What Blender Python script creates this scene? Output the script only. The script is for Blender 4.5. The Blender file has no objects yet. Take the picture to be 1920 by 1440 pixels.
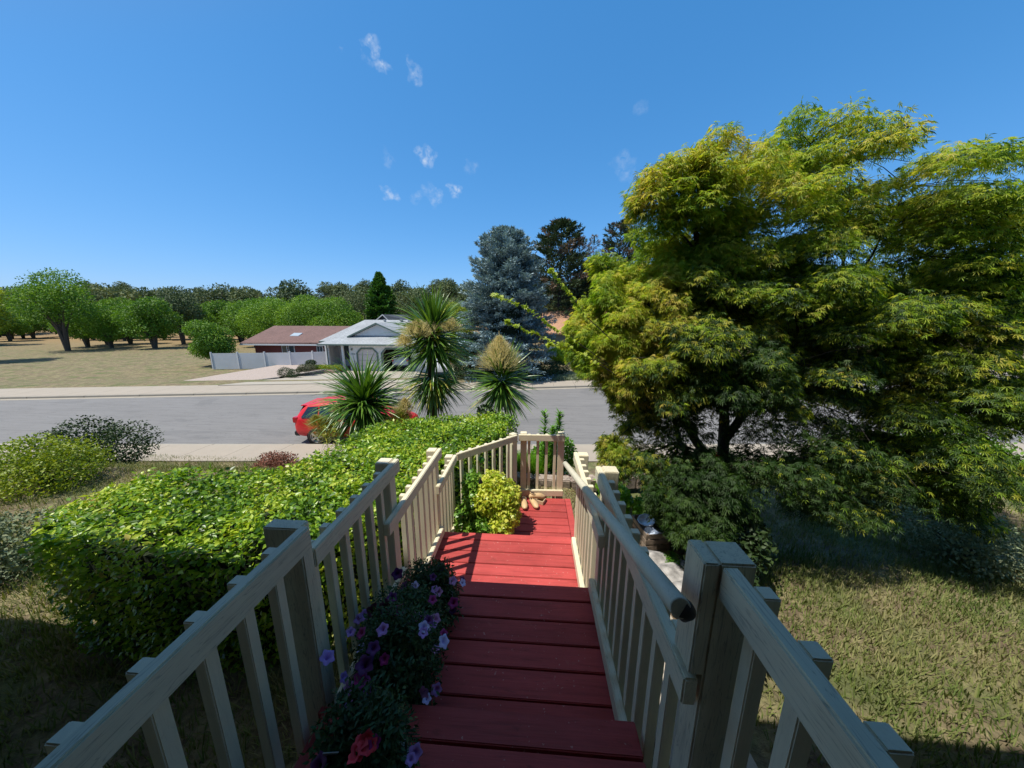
import bpy, bmesh, math, random
import numpy as np
from mathutils import Vector, Matrix, noise as mnoise

random.seed(11)
rng = np.random.default_rng(7)
SC = bpy.context.scene
COL = SC.collection
R_ = math.radians

# ------------------------------------------------------------------ camera
F_PX, PITCH, YAW, ROLL = 604.2, .2086, -.06355, -.00233      # in pixels of a 1920 x 1440 frame, radians
def _axes():
    cy, sy, cp, sp = math.cos(YAW), math.sin(YAW), math.cos(PITCH), math.sin(PITCH)
    fwd = np.array([sy*cp, cy*cp, -sp]); right = np.array([cy, -sy, 0.]); down = np.cross(fwd, right)
    cr, sr = math.cos(ROLL), math.sin(ROLL)
    return cr*right+sr*down, -sr*right+cr*down, fwd
RT, DN, FW = _axes()
camd = bpy.data.cameras.new('camera'); cam = bpy.data.objects.new('camera', camd); COL.objects.link(cam)
camd.sensor_width = 36; camd.lens = F_PX/1920*36; camd.clip_start = .02; camd.clip_end = 3000
m = Matrix.Identity(4)
for i in range(3):
    m[i][0] = RT[i]; m[i][1] = -DN[i]; m[i][2] = -FW[i]
cam.matrix_world = m
SC.camera = cam
def ray(px, py): return RT*(px-960)/F_PX + DN*(py-720)/F_PX + FW
def atY(px, py, Y): r = ray(px, py); return r*Y/r[1]
def onZ(px, py, z): r = ray(px, py); return r*z/r[2]

# ------------------------------------------------------------------ light
SUNV = Vector((-.40, -.19, 1.)).normalized()          # towards the sun
SUN_EL = math.asin(SUNV.z); SUN_AZ = math.atan2(SUNV.x, SUNV.y)
SC.view_settings.view_transform = 'Standard'; SC.view_settings.look = 'None'
SC.view_settings.exposure = .35; SC.view_settings.gamma = 1
sl = bpy.data.lights.new('sun', 'SUN'); sl.energy = 4.4; sl.angle = R_(.55); sl.color = (1, .955, .87)
so = bpy.data.objects.new('sun', sl); COL.objects.link(so)
so.rotation_euler = SUNV.to_track_quat('Z', 'Y').to_euler(); so.location = (-20, -10, 50)

W = bpy.data.worlds.new('World'); SC.world = W; W.use_nodes = True
wn, wl = W.node_tree.nodes, W.node_tree.links
wn.clear()
def wmath(op, a, b=None, clamp=False):
    n = wn.new('ShaderNodeMath'); n.operation = op; n.use_clamp = clamp
    for i, v in enumerate((a, b)):
        if v is None: continue
        if isinstance(v, (int, float)): n.inputs[i].default_value = v
        else: wl.new(v, n.inputs[i])
    return n.outputs[0]
out = wn.new('ShaderNodeOutputWorld'); bg = wn.new('ShaderNodeBackground')
sky = wn.new('ShaderNodeTexSky'); sky.sky_type = 'NISHITA'; sky.sun_disc = False
sky.sun_elevation = SUN_EL; sky.sun_rotation = SUN_AZ; sky.altitude = 150; sky.air_density = 1.0; sky.dust_density = .35; sky.ozone_density = 2.2
tint = wn.new('ShaderNodeMixRGB'); tint.blend_type = 'MULTIPLY'; tint.inputs[0].default_value = 1; tint.inputs[2].default_value = (.74, 1.02, 1.12, 1)
wl.new(sky.outputs[0], tint.inputs[1])
tc = wn.new('ShaderNodeTexCoord')
nz = wn.new('ShaderNodeTexNoise'); nz.inputs['Scale'].default_value = 70; nz.inputs['Detail'].default_value = 7; nz.inputs['Roughness'].default_value = .62; nz.inputs['Distortion'].default_value = .4
wl.new(tc.outputs['Generated'], nz.inputs['Vector'])
CL = [(715, 122, 12, .95), (705, 118, 5, .6), (690, 76, 9, .75), (697, 86, 9, .6), (687, 108, 8, .4), (775, 131, 9, .65), (637, 81, 7, .35),
      (783, 284, 9, .7), (797, 291, 12, .95), (812, 299, 10, .9), (714, 356, 9, .8), (727, 362, 12, .95), (742, 366, 9, .5), (780, 375, 12, .35), (851, 357, 10, .85),
      (816, 369, 11, .6), (797, 353, 14, .3), (730, 297, 12, .3), (884, 310, 11, .32), (1167, 305, 14, .35), (1172, 325, 12, .3), (1203, 205, 10, .18)]
nzw = wn.new('ShaderNodeTexNoise'); nzw.inputs['Scale'].default_value = 26; nzw.inputs['Detail'].default_value = 5; wl.new(tc.outputs['Generated'], nzw.inputs['Vector'])
wsub = wn.new('ShaderNodeVectorMath'); wsub.operation = 'SUBTRACT'; wl.new(nzw.outputs['Color'], wsub.inputs[0]); wsub.inputs[1].default_value = (.5, .5, .5)
wsc = wn.new('ShaderNodeVectorMath'); wsc.operation = 'SCALE'; wl.new(wsub.outputs[0], wsc.inputs[0]); wsc.inputs['Scale'].default_value = .075
nn = wn.new('ShaderNodeVectorMath'); nn.operation = 'NORMALIZE'; wl.new(tc.outputs['Generated'], nn.inputs[0])
nad = wn.new('ShaderNodeVectorMath'); nad.operation = 'ADD'; wl.new(nn.outputs[0], nad.inputs[0]); wl.new(wsc.outputs[0], nad.inputs[1])
tot = None
for px, py, rad, amp in CL:
    d = Vector(ray(px, py)).normalized(); a = rad/F_PX*1.05
    vd = wn.new('ShaderNodeVectorMath'); vd.operation = 'DISTANCE'; vd.inputs[1].default_value = d
    wl.new(nad.outputs[0], vd.inputs[0])
    v = wmath('MULTIPLY', wmath('SUBTRACT', 1, wmath('DIVIDE', vd.outputs['Value'], a), True), amp)
    tot = v if tot is None else wmath('MAXIMUM', tot, v)
cov = wmath('MULTIPLY', tot, wmath('MULTIPLY', wmath('SUBTRACT', nz.outputs[0], .34, True), 3.2, True), True)
sep = wn.new('ShaderNodeSeparateColor'); cmb = wn.new('ShaderNodeCombineColor'); wl.new(tint.outputs[0], sep.inputs[0])
for i, (k, g) in enumerate(((.80, 1.04), (1.70, .64), (2.80, .58))): wl.new(wmath('MULTIPLY', wmath('POWER', sep.outputs[i], g), k), cmb.inputs[i])
# the sky whitens towards the sun, high up behind the camera
sd = wn.new('ShaderNodeVectorMath'); sd.operation = 'DOT_PRODUCT'; wl.new(nn.outputs[0], sd.inputs[0]); sd.inputs[1].default_value = tuple(SUNV)
sw_ = wn.new('ShaderNodeMapRange'); sw_.interpolation_type = 'SMOOTHSTEP'; wl.new(sd.outputs['Value'], sw_.inputs[0]); sw_.inputs[1].default_value = .52; sw_.inputs[2].default_value = .97; sw_.inputs[4].default_value = .85
mixs = wn.new('ShaderNodeMixRGB'); wl.new(sw_.outputs[0], mixs.inputs[0]); wl.new(cmb.outputs[0], mixs.inputs[1]); mixs.inputs[2].default_value = (3.0, 3.1, 2.9, 1)
mixc = wn.new('ShaderNodeMixRGB'); wl.new(cov, mixc.inputs[0]); wl.new(mixs.outputs[0], mixc.inputs[1]); mixc.inputs[2].default_value = (6.0, 6.9, 8.3, 1)
wl.new(mixc.outputs[0], bg.inputs[0]); bg.inputs[1].default_value = .088
wl.new(bg.outputs[0], out.inputs[0])

# ------------------------------------------------------------------ materials
class NT:
    def __init__(s, name):
        s.m = bpy.data.materials.new(name); s.m.use_nodes = True
        s.n, s.l = s.m.node_tree.nodes, s.m.node_tree.links
        s.b = s.n['Principled BSDF']; s.out = s.n['Material Output']
    def put(s, node, i, v):
        if isinstance(v, bpy.types.NodeSocket): s.l.new(v, node.inputs[i])
        else: node.inputs[i].default_value = v
    def coord(s, kind='Object', scale=(1, 1, 1)):
        t = s.n.new('ShaderNodeTexCoord'); mp = s.n.new('ShaderNodeMapping'); mp.inputs['Scale'].default_value = scale
        s.l.new(t.outputs[kind], mp.inputs[0]); return mp.outputs[0]
    def noise(s, vec, scale, detail=4, rough=.55, dist=0):
        t = s.n.new('ShaderNodeTexNoise'); s.l.new(vec, t.inputs['Vector'])
        t.inputs['Scale'].default_value = scale; t.inputs['Detail'].default_value = detail
        t.inputs['Roughness'].default_value = rough; t.inputs['Distortion'].default_value = dist; return t.outputs[0]
    def ramp(s, fac, stops):
        t = s.n.new('ShaderNodeValToRGB'); s.l.new(fac, t.inputs[0]); e = t.color_ramp.elements
        while len(e) < len(stops): e.new(.5)
        for el, (p, c) in zip(e, stops):
            el.position = p; el.color = (*c, 1) if isinstance(c, (tuple, list)) else (c, c, c, 1)
        return t.outputs[0]
    def mix(s, f, a, b, mode='MIX'):
        t = s.n.new('ShaderNodeMixRGB'); t.blend_type = mode; s.put(t, 0, f)
        for i, v in ((1, a), (2, b)):
            s.put(t, i, (*v, 1) if isinstance(v, tuple) and len(v) == 3 else v)
        return t.outputs[0]
    def math(s, op, a, b=None, clamp=False):
        t = s.n.new('ShaderNodeMath'); t.operation = op; t.use_clamp = clamp; s.put(t, 0, a)
        if b is not None: s.put(t, 1, b)
        return t.outputs[0]
    def bump(s, h, strength=.3, dist=.01):
        t = s.n.new('ShaderNodeBump'); s.l.new(h, t.inputs['Height']); t.inputs['Strength'].default_value = strength
        t.inputs['Distance'].default_value = dist; s.l.new(t.outputs[0], s.b.inputs['Normal'])
    def color(s, c): s.put(s.b, 'Base Color', (*c, 1) if isinstance(c, tuple) and len(c) == 3 else c)
    def set(s, **k):
        for a, v in k.items(): s.b.inputs[a.replace('_', ' ')].default_value = v
        return s

def plain(name, c, rough=.6, var=.12, scale=12, metallic=0, spec=.4, bump=0, kind='Object'):
    t = NT(name); v = t.coord(kind); n = t.noise(v, scale, 5)
    t.color(t.mix(1, (*c,), t.ramp(n, [(.25, 1-var*1.6), (.75, 1+var)]), 'MULTIPLY'))
    t.set(Roughness=rough, Metallic=metallic); t.b.inputs['Specular IOR Level'].default_value = spec
    if bump: t.bump(t.noise(v, scale*6, 6), bump, .01)
    return t.m

def paint(name, axis, crack=.5, base=(.75, .675, .48), dirt=.14, rough=.55):
    """weathered cream paint, grain and hair cracks running along one axis"""
    t = NT(name); sc = [46., 46., 46.]; sc[axis] = 2.6
    v = t.coord('Object', tuple(sc)); v0 = t.coord('Object')
    g = t.noise(v, 1.0, 5, .6, .3)
    crk = t.ramp(t.noise(v, 1.7, 3, .5, .8), [(.0, 1), (.485-.02*crack, 1), (.50, 1-crack), (.515+.02*crack, 1)])
    spots = t.ramp(t.noise(v0, 9, 4, .6), [(.30-.02*crack, 1-.75*crack), (.36, 1)])
    big = t.ramp(t.noise(v0, 3.1, 4), [(.3, 1-dirt), (.7, 1.04)])
    c = t.mix(1, base, big, 'MULTIPLY'); c = t.mix(1, c, t.ramp(g, [(.3, .94), (.7, 1.04)]), 'MULTIPLY')
    c = t.mix(1, c, crk, 'MULTIPLY'); c = t.mix(1, c, spots, 'MULTIPLY')
    t.color(c); t.set(Roughness=rough); t.b.inputs['Specular IOR Level'].default_value = .35
    t.bump(t.mix(.5, g, crk), .35, .004)
    return t.m
P_X = paint('cream_paint_across', 0, .15); P_Y = paint('cream_paint_along', 1, .2); P_Z = paint('cream_paint_upright', 2, .1)
P_YW = paint('worn_cream_paint_along', 1, .36, (.72, .65, .46), .18); P_ZW = paint('worn_cream_paint_upright', 2, .42, (.71, .64, .45), .2)
P_D = paint('cream_paint_diagonal', 2, .1)

def deckmat():
    t = NT('red_deck_stain'); v = t.coord('Object', (2.2, 34, 34)); v0 = t.coord('Object')
    g = t.noise(v, 1.2, 6, .65, .5); big = t.noise(v0, 2.3, 5, .6); fine = t.noise(t.coord('Object', (6, 160, 160)), 1, 3)
    ob = t.n.new('ShaderNodeObjectInfo')
    c = t.mix(t.ramp(big, [(.3, 0.), (.7, 1.)]), (.38, .054, .048), (.50, .080, .074))
    c = t.mix(1, c, t.ramp(g, [(.25, .60), (.45, .92), (.75, 1.12)]), 'MULTIPLY')
    c = t.mix(1, c, t.ramp(ob.outputs['Random'], [(0, .84), (1, 1.12)]), 'MULTIPLY')
    c = t.mix(t.ramp(t.noise(v0, 14, 5, .7), [(.62, 0.), (.74, .28)]), c, (.50, .17, .13))
    c = t.mix(t.ramp(t.noise(t.coord('Object', (9, 30, 30)), 1.1, 5, .7, .8), [(.60, 0.), (.68, .5)]), c, (.16, .035, .03))
    c = t.mix(t.ramp(t.noise(v0, 55, 2, .5), [(.70, 0.), (.73, .7)]), c, (.52, .26, .22))
    wear = t.math('MULTIPLY', t.ramp(t.noise(t.coord('Object', (1.5, 9, 9)), 1.4, 6, .7, .6), [(.56, 0.), (.72, 1.)]), .55)
    c = t.mix(wear, c, (.22, .05, .035))
    t.color(c); t.set(Roughness=.62); t.b.inputs['Specular IOR Level'].default_value = .25
    t.bump(t.mix(.35, g, fine), .5, .004)
    return t.m
DECK = deckmat()
REDTRIM = plain('red_trim_stain', (.30, .028, .024), .6, .2, 20)

def leafmat(name, cols, rough=.5, trans=.35, clump=1.2, tcol=None, spec=.4, mixn=.45):
    """foliage: colour of each leaf drawn from a ramp (random per leaf + slow noise), part of the light passes through"""
    t = NT(name); g = t.n.new('ShaderNodeNewGeometry'); v = t.coord('Object')
    f = t.math('ADD', t.math('MULTIPLY', g.outputs['Random Per Island'], 1-mixn), t.math('MULTIPLY', t.ramp(t.noise(v, clump, 3), [(.33, 0.), (.67, 1.)]), mixn))
    c = t.ramp(f, [(i/(len(cols)-1), k) for i, k in enumerate(cols)])
    oi = t.n.new('ShaderNodeObjectInfo'); c = t.mix(1, c, t.ramp(oi.outputs['Random'], [(0, (.72, .80, .80)), (.5, (1., .98, .9)), (1, (1.3, 1.18, .95))] if clump < .3 else [(0, .96), (1, 1.04)]), 'MULTIPLY')
    t.color(c); t.set(Roughness=rough); t.b.inputs['Specular IOR Level'].default_value = spec
    if trans:
        tr = t.n.new('ShaderNodeBsdfTranslucent'); ms = t.n.new('ShaderNodeMixShader'); ms.inputs[0].default_value = trans
        t.l.new(t.mix(1, c, tcol or (1.5, 1.45, .6), 'MULTIPLY'), tr.inputs[0])
        t.l.new(t.b.outputs[0], ms.inputs[1]); t.l.new(tr.outputs[0], ms.inputs[2]); t.l.new(ms.outputs[0], t.out.inputs[0])
    return t.m

def barkmat(name, c=(.09, .07, .055), sc=8):
    t = NT(name); v = t.coord('Object', (1, 1, .25)); n = t.noise(v, sc*3, 6, .7, 1)
    t.color(t.mix(n, tuple(x*.5 for x in c), tuple(x*1.5 for x in c))); t.set(Roughness=.9); t.bump(n, .8, .02); return t.m

BARK = barkmat('bark'); BARK_D = barkmat('dark_bark', (.035, .028, .022)); BARK_F = barkmat('fibrous_bark', (.075, .05, .035), 14)

# ------------------------------------------------------------------ object helpers
ORG = {}
def tagit(o, label=None, cat=None, group=None, kind=None):
    if label: o['label'] = label
    if cat: o['category'] = cat
    if group: o['group'] = group
    if kind: o['kind'] = kind
    return o
def thing(name, label, cat, loc=(0, 0, 0), group=None):
    o = bpy.data.objects.new(name, None); o.empty_display_size = .1; COL.objects.link(o); o.location = loc
    ORG[o.name] = np.array(loc, float); return tagit(o, label, cat, group)
def mk(name, V, faces, mat, parent=None, smooth=False, loc=None, mats=None, midx=None):
    """V (n,3) in world coordinates; faces: list of index lists, or list of (k,n) integer arrays"""
    V = np.asarray(V, float).reshape(-1, 3)
    org = ORG[parent.name] if parent is not None else np.array(loc if loc is not None else (0, 0, 0), float)
    V = V-org
    me = bpy.data.meshes.new(name)
    if len(faces) and isinstance(faces[0], np.ndarray) and faces[0].ndim == 2:
        tot_ = sum(f.size for f in faces); starts = []; sizes = []; s = 0
        for f in faces:
            n, k = f.shape; starts.append(s+np.arange(n)*k); sizes.append(np.full(n, k)); s += n*k
        me.vertices.add(len(V)); me.vertices.foreach_set('co', V.astype(np.float32).ravel())
        me.loops.add(tot_); me.loops.foreach_set('vertex_index', np.concatenate([f.ravel() for f in faces]).astype(np.int32))
        st = np.concatenate(starts).astype(np.int32)
        me.polygons.add(len(st)); me.polygons.foreach_set('loop_start', st)
        me.update(calc_edges=True)
    else:
        me.from_pydata([tuple(v) for v in V], [], [tuple(int(i) for i in f) for f in faces]); me.update()
    for mm in (mats or [mat]): me.materials.append(mm)
    if midx is not None: me.polygons.foreach_set('material_index', np.asarray(midx, np.int32))
    if smooth: me.polygons.foreach_set('use_smooth', np.ones(len(me.polygons), bool))
    o = bpy.data.objects.new(name, me); COL.objects.link(o)
    if parent is not None:
        o.parent = parent
        ORG[o.name] = org
    else:
        o.location = org; ORG[o.name] = org
    return o
def bevel(o, w=.004, seg=2):
    b = bmesh.new(); b.from_mesh(o.data)
    bmesh.ops.bevel(b, geom=b.edges[:], offset=w, segments=seg, affect='EDGES', clamp_overlap=True)
    b.to_mesh(o.data); b.free(); return o
BF = [(0, 3, 2, 1), (4, 5, 6, 7), (0, 1, 5, 4), (1, 2, 6, 5), (2, 3, 7, 6), (3, 0, 4, 7)]
def boxv(x0, x1, y0, y1, z0, z1): return [(x0, y0, z0), (x1, y0, z0), (x1, y1, z0), (x0, y1, z0), (x0, y0, z1), (x1, y0, z1), (x1, y1, z1), (x0, y1, z1)]
def boxes(name, L, mat, parent=None, bev=.003, **k):
    V, Fc = [], []
    for b in L:
        n = len(V); V += boxv(*b) if not isinstance(b[0], (tuple, list)) else list(b); Fc += [tuple(i+n for i in f) for f in BF]
    o = mk(name, V, Fc, mat, parent, **k)
    if bev: bevel(o, bev, 2 if bev > .0025 else 1)
    return o
def obox(p0, p1, w, z0, z1, side=0):
    """box between plan points p0, p1, width w to the left side (side=1), right (-1) or both (0)"""
    p0 = np.array(p0[:2], float); p1 = np.array(p1[:2], float); d = (p1-p0)/np.linalg.norm(p1-p0); n = np.array([-d[1], d[0]])
    a, b = (0, w) if side == 1 else ((-w, 0) if side == -1 else (-w/2, w/2))
    q = [p0+n*a, p1+n*a, p1+n*b, p0+n*b]
    return [(x, y, z0) for x, y in q]+[(x, y, z1) for x, y in q]
def tube(paths, sides=7):
    """paths: list of (points, radii) -> V, faces"""
    V, Fc = [], []
    for pts, rad in paths:
        pts = [Vector(p) for p in pts]; n0 = len(V); up = Vector((.13, .31, .94))
        for i, p in enumerate(pts):
            t = (pts[min(i+1, len(pts)-1)]-pts[max(i-1, 0)]).normalized()
            a = t.cross(up)
            if a.length < .05: a = t.cross(Vector((1, 0, 0)))
            a.normalize(); b = t.cross(a)
            for k in range(sides):
                an = 2*math.pi*k/sides; V.append(tuple(p+(a*math.cos(an)+b*math.sin(an))*rad[i]))
        for i in range(len(pts)-1):
            for k in range(sides):
                k2 = (k+1) % sides; A = n0+i*sides
                Fc.append((A+k, A+k2, A+sides+k2, A+sides+k))
        Fc.append(tuple(n0+k for k in range(sides))[::-1]); Fc.append(tuple(n0+(len(pts)-1)*sides+k for k in range(sides)))
    return V, Fc
def lathe(prof, c, seg=20):
    V, Fc = [], []; n = len(prof)
    for k in range(seg):
        a = 2*math.pi*k/seg
        for r, z in prof: V.append((c[0]+r*math.cos(a), c[1]+r*math.sin(a), c[2]+z))
    for k in range(seg):
        k2 = (k+1) % seg
        for i in range(n-1): Fc.append((k*n+i, k2*n+i, k2*n+i+1, k*n+i+1))
    return V, Fc

# ------------------------------------------------------------------ foliage helpers
def unit(v): return v/np.maximum(np.linalg.norm(v, axis=-1, keepdims=True), 1e-9)
def rdir(n): return unit(rng.normal(size=(n, 3)))
def leaf_mesh(P, A, N, L, Wd, fold=.15):
    """one folded pointed leaf per row: P base, A axis, N normal"""
    n = len(P); L = np.broadcast_to(L, n)[:, None]; Wd = np.broadcast_to(Wd, n)[:, None]
    A = unit(A); S = unit(np.cross(A, N)); N2 = np.cross(S, A)
    b = P; t = P+A*L; m1 = P+A*L*.42+S*Wd/2+N2*Wd*fold; m2 = P+A*L*.42-S*Wd/2+N2*Wd*fold
    V = np.stack([b, m1, t, m2], 1).reshape(-1, 3); i = np.arange(n)[:, None]*4
    return V, [np.concatenate([i+[0, 1, 2], i+[0, 2, 3]], 0)]
def star_mesh(P, A, N, L, Wd, lobes=5, spread=1.9, fold=.1, droop=.25):
    """palmate, deeply cut leaf: narrow lobes from one point; joined at the base so that a leaf is one island"""
    n = len(P); A = unit(A); S = unit(np.cross(A, N)); N2 = np.cross(S, A); L = np.broadcast_to(L, n)[:, None]; Wd = np.broadcast_to(Wd, n)[:, None]
    Vs = [P[:, None, :]]; Fs = []; st = 1+lobes*3; i = np.arange(n)[:, None]*st
    for k in range(lobes):
        a = (k/(lobes-1)-.5)*spread; l = L*(1-.38*abs(a)/(spread/2))
        D = A*math.cos(a)+S*math.sin(a); T = -A*math.sin(a)+S*math.cos(a)
        Vs += [(P+D*l*.5+T*Wd/2+N2*Wd*fold)[:, None], (P+D*l-N2*l*droop)[:, None], (P+D*l*.5-T*Wd/2+N2*Wd*fold)[:, None]]
        o = 1+k*3; Fs += [i+[0, o, o+1], i+[0, o+1, o+2]]
    return np.concatenate(Vs, 1).reshape(-1, 3), [np.concatenate(Fs, 0)]
def catm(parts):
    Vs, Fs, n = [], {}, 0
    for V, F in parts:
        V = np.asarray(V, float).reshape(-1, 3)
        if len(F) and not isinstance(F[0], np.ndarray):
            d = {}
            for f in F: d.setdefault(len(f), []).append(f)
            F = [np.array(x) for x in d.values()]
        for f in F: Fs.setdefault(f.shape[1], []).append(f+n)
        Vs.append(V); n += len(V)
    return np.concatenate(Vs), [np.concatenate(f, 0) for f in Fs.values()]
def blob(c, r, n, inner=.55, up=0.):
    d = rdir(n)
    if up: d[:, 2] = np.abs(d[:, 2])*(rng.random(n) < up)+d[:, 2]*(rng.random(n) >= up); d = unit(d)
    rad = inner+(1-inner)*rng.random(n)**.6
    return np.array(c)+d*np.array(r)*rad[:, None], d
def blade_mesh(P, az, el, L, Wd, curve, seg=6, twist=.2):
    """long arching strap leaves, folded along the middle"""
    n = len(P); t = np.linspace(0, 1, seg+1); pos = P.copy(); e = el.copy(); rows = []
    h = np.stack([np.cos(az), np.sin(az), np.zeros(n)], 1); side = np.stack([-np.sin(az), np.cos(az), np.zeros(n)], 1)
    tw = rng.normal(0, twist, n)
    for k in range(seg+1):
        d = h*np.cos(e)[:, None]+np.array([0, 0, 1.])*np.sin(e)[:, None]
        nrm = np.cross(side, d); s = side*np.cos(tw)[:, None]+nrm*np.sin(tw)[:, None]; u = np.cross(s, d)
        w = (Wd*min(1, .55+t[k]*1.6)*(1-t[k]**2.2))[:, None]/2+.0008
        rows.append(np.stack([pos+s*w+u*w*.35, pos-u*w*.1, pos-s*w+u*w*.35], 1))
        pos = pos+d*(L/seg)[:, None]; e = e-curve/seg*(.4+1.2*t[k])
    V = np.stack(rows, 1).reshape(-1, 3); st = (seg+1)*3; i = np.arange(n)[:, None]*st; Fs = []
    for k in range(seg):
        a = k*3; Fs += [i+[a, a+1, a+4, a+3], i+[a+1, a+2, a+5, a+4]]
    return V, [np.concatenate(Fs, 0)]
def copytree(o, loc, rz=0, s=1, label=None):
    r = o.copy(); COL.objects.link(r); r.location = loc; r.rotation_euler = (0, 0, rz); r.scale = (s, s, s)
    if label: r['label'] = label
    for ch in o.children:
        c = ch.copy(); COL.objects.link(c); c.parent = r
        for g in ch.children:
            d = g.copy(); COL.objects.link(d); d.parent = c
    return r

#@@SETTING
# ------------------------------------------------------------------ setting: terrain, road, pavement
ROAD_Z = -4.90
NEAR = [(-60, 7.6), (-20, 10.2), (-8.0, 11.0), (2.1, 11.67), (14, 12.6), (60, 16.5)]       # near kerb line
FAR = [(-60, 11.8), (-25, 17.5), (-15.06, 19.1), (0.1, 21.6), (5.4, 22.7), (20, 25.6), (60, 34)]
def lin(pts, x): return float(np.interp(x, [p[0] for p in pts], [p[1] for p in pts]))
def sstep(a, b, x):
    t = min(1, max(0, (x-a)/(b-a))); return t*t*(3-2*t)
def terrain(x, y):
    n = lin(NEAR, x); f = lin(FAR, x)
    if y < n-.15:
        z = -3.22-.12*sstep(4.2, 5.4, y)-(1.44)*sstep(5.8, n-2.1, y)
        if x > .75: z -= .28*sstep(.75, 1.1, x)*(1-sstep(5.0, 8, y))
    elif y < f+.1: z = -5.02
    else:
        z = -4.80-.75*sstep(f+3, f+11, y)*(1-.8*sstep(-9, -3, x))
    d = math.hypot(x, y)
    z += 9*sstep(65, 175, y+x*.1)+16*sstep(170, 420, y)
    if y > 60: z += 3*mnoise.noise(Vector((x*.02, y*.02, 0)))*sstep(60, 120, y)
    return z
def groundmat():
    t = NT('ground_soil_and_dry_grass'); v = t.coord('Object')
    n1 = t.noise(v, .9, 5, .6); n2 = t.noise(v, 22, 6, .7); n3 = t.noise(v, 3.5, 5, .65)
    c = t.mix(t.ramp(n3, [(.4, 0.), (.6, 1.)]), (.16, .115, .07), (.27, .23, .115))
    c = t.mix(t.ramp(n1, [(.5, 0.), (.62, .8)]), c, (.10, .13, .035))
    c = t.mix(1, c, t.ramp(n2, [(.3, .55), (.7, 1.3)]), 'MULTIPLY')
    sp = t.n.new('ShaderNodeSeparateXYZ'); t.l.new(v, sp.inputs[0])
    far = t.ramp(t.math('DIVIDE', sp.outputs[1], 100), [(.45, 0.), (.7, 1.)])
    c = t.mix(far, c, t.mix(n1, (.30, .185, .085), (.24, .17, .08)))
    t.color(c); t.set(Roughness=.95); t.bump(n2, .9, .04); return t.m
xs = np.unique(np.concatenate([np.linspace(-700, -60, 24), np.linspace(-60, -12, 40), np.linspace(-12, 12, 90), np.linspace(12, 60, 40), np.linspace(60, 700, 24)]))
ys = np.unique(np.concatenate([np.linspace(-60, -4, 10), np.linspace(-4, 28, 130), np.linspace(28, 90, 40), np.linspace(90, 900, 40)]))
V = [(x, y, terrain(x, y)) for y in ys for x in xs]; nx = len(xs)
Fq = [(j*nx+i, j*nx+i+1, (j+1)*nx+i+1, (j+1)*nx+i) for j in range(len(ys)-1) for i in range(nx-1)]
tagit(mk('ground', V, Fq, groundmat(), smooth=True), kind='structure')

def strip(name, A, B, zA, zB, mat, n=60, x0=-58, x1=58, thick=None):
    X = np.linspace(x0, x1, n); V = []; 
    for x in X: V += [(x, A(x), zA), (x, B(x), zB)]
    Fc = [(2*i, 2*i+2, 2*i+3, 2*i+1) for i in range(n-1)]
    if thick:
        m_ = len(V)
        V += [(a, b, c-thick) for a, b, c in V]
        Fc += [(2*i+m_, 2*i+1+m_, 2*i+3+m_, 2*i+2+m_) for i in range(n-1)]
        Fc += [(2*i, 2*i+m_, 2*i+2+m_, 2*i+2) for i in range(n-1)]+[(2*i+1, 2*i+3, 2*i+3+m_, 2*i+1+m_) for i in range(n-1)]
    return tagit(mk(name, V, Fc, mat), kind='structure')
def asphalt():
    t = NT('sunbleached_asphalt'); v = t.coord('Object'); vs = t.coord('Object', (.05, 1.3, 1))
    n1 = t.noise(v, 60, 6, .8); n2 = t.noise(v, .5, 5); n3 = t.noise(vs, 2.2, 5, .6, .4)
    c = t.mix(n2, (.172, .165, .160), (.212, .205, .200)); c = t.mix(1, c, t.ramp(n1, [(.3, .82), (.7, 1.15)]), 'MULTIPLY')
    c = t.mix(1, c, t.ramp(n3, [(.46, 1), (.5, .84), (.53, 1)]), 'MULTIPLY')
    crack = t.ramp(t.noise(t.coord('Object', (.4, 1.6, 1)), 1.1, 6, .62, 1.2), [(.493, 1), (.5, .62), (.507, 1)])
    c = t.mix(1, c, crack, 'MULTIPLY')
    c = t.mix(t.ramp(t.noise(t.coord('Object', (.5, .9, 1)), .8, 3, .5, .5), [(.62, 0.), (.64, .35)]), c, (.12, .118, .118)); c = t.mix(t.ramp(t.noise(v, 2.2, 4, .6), [(.68, 0.), (.76, .5)]), c, (.09, .088, .086))
    t.color(c); t.set(Roughness=.85); t.bump(n1, .4, .006); return t.m
def concrete(name, a=(.36, .31, .25), joint=1.5):
    t = NT(name); v = t.coord('Object'); n = t.noise(v, 2, 6, .65); n2 = t.noise(v, 70, 5, .8)
    c = t.mix(n, tuple(x*.86 for x in a), tuple(x*1.12 for x in a)); c = t.mix(1, c, t.ramp(n2, [(.3, .84), (.7, 1.1)]), 'MULTIPLY')
    if joint:
        sp = t.n.new('ShaderNodeSeparateXYZ'); t.l.new(v, sp.inputs[0])
        fr = t.math('FRACT', t.math('DIVIDE', sp.outputs[0], joint)); c = t.mix(1, c, t.ramp(fr, [(0, .5), (.012, .55), (.02, 1), (1, 1)]), 'MULTIPLY')
    t.color(c); t.set(Roughness=.85); t.bump(n2, .3, .004); return t.m
CONC = concrete('pavement_concrete'); KERB = concrete('kerb_concrete', (.36, .32, .26), 3.0); CONC2 = concrete('driveway_concrete', (.38, .34, .28), 0)
strip('road', lambda x: lin(NEAR, x)-.02, lambda x: lin(FAR, x)+.02, ROAD_Z, ROAD_Z, asphalt(), 80)
strip('kerb_near', lambda x: lin(NEAR, x)-.15, lambda x: lin(NEAR, x), ROAD_Z+.13, ROAD_Z+.125, KERB, 60, thick=.3)
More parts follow.
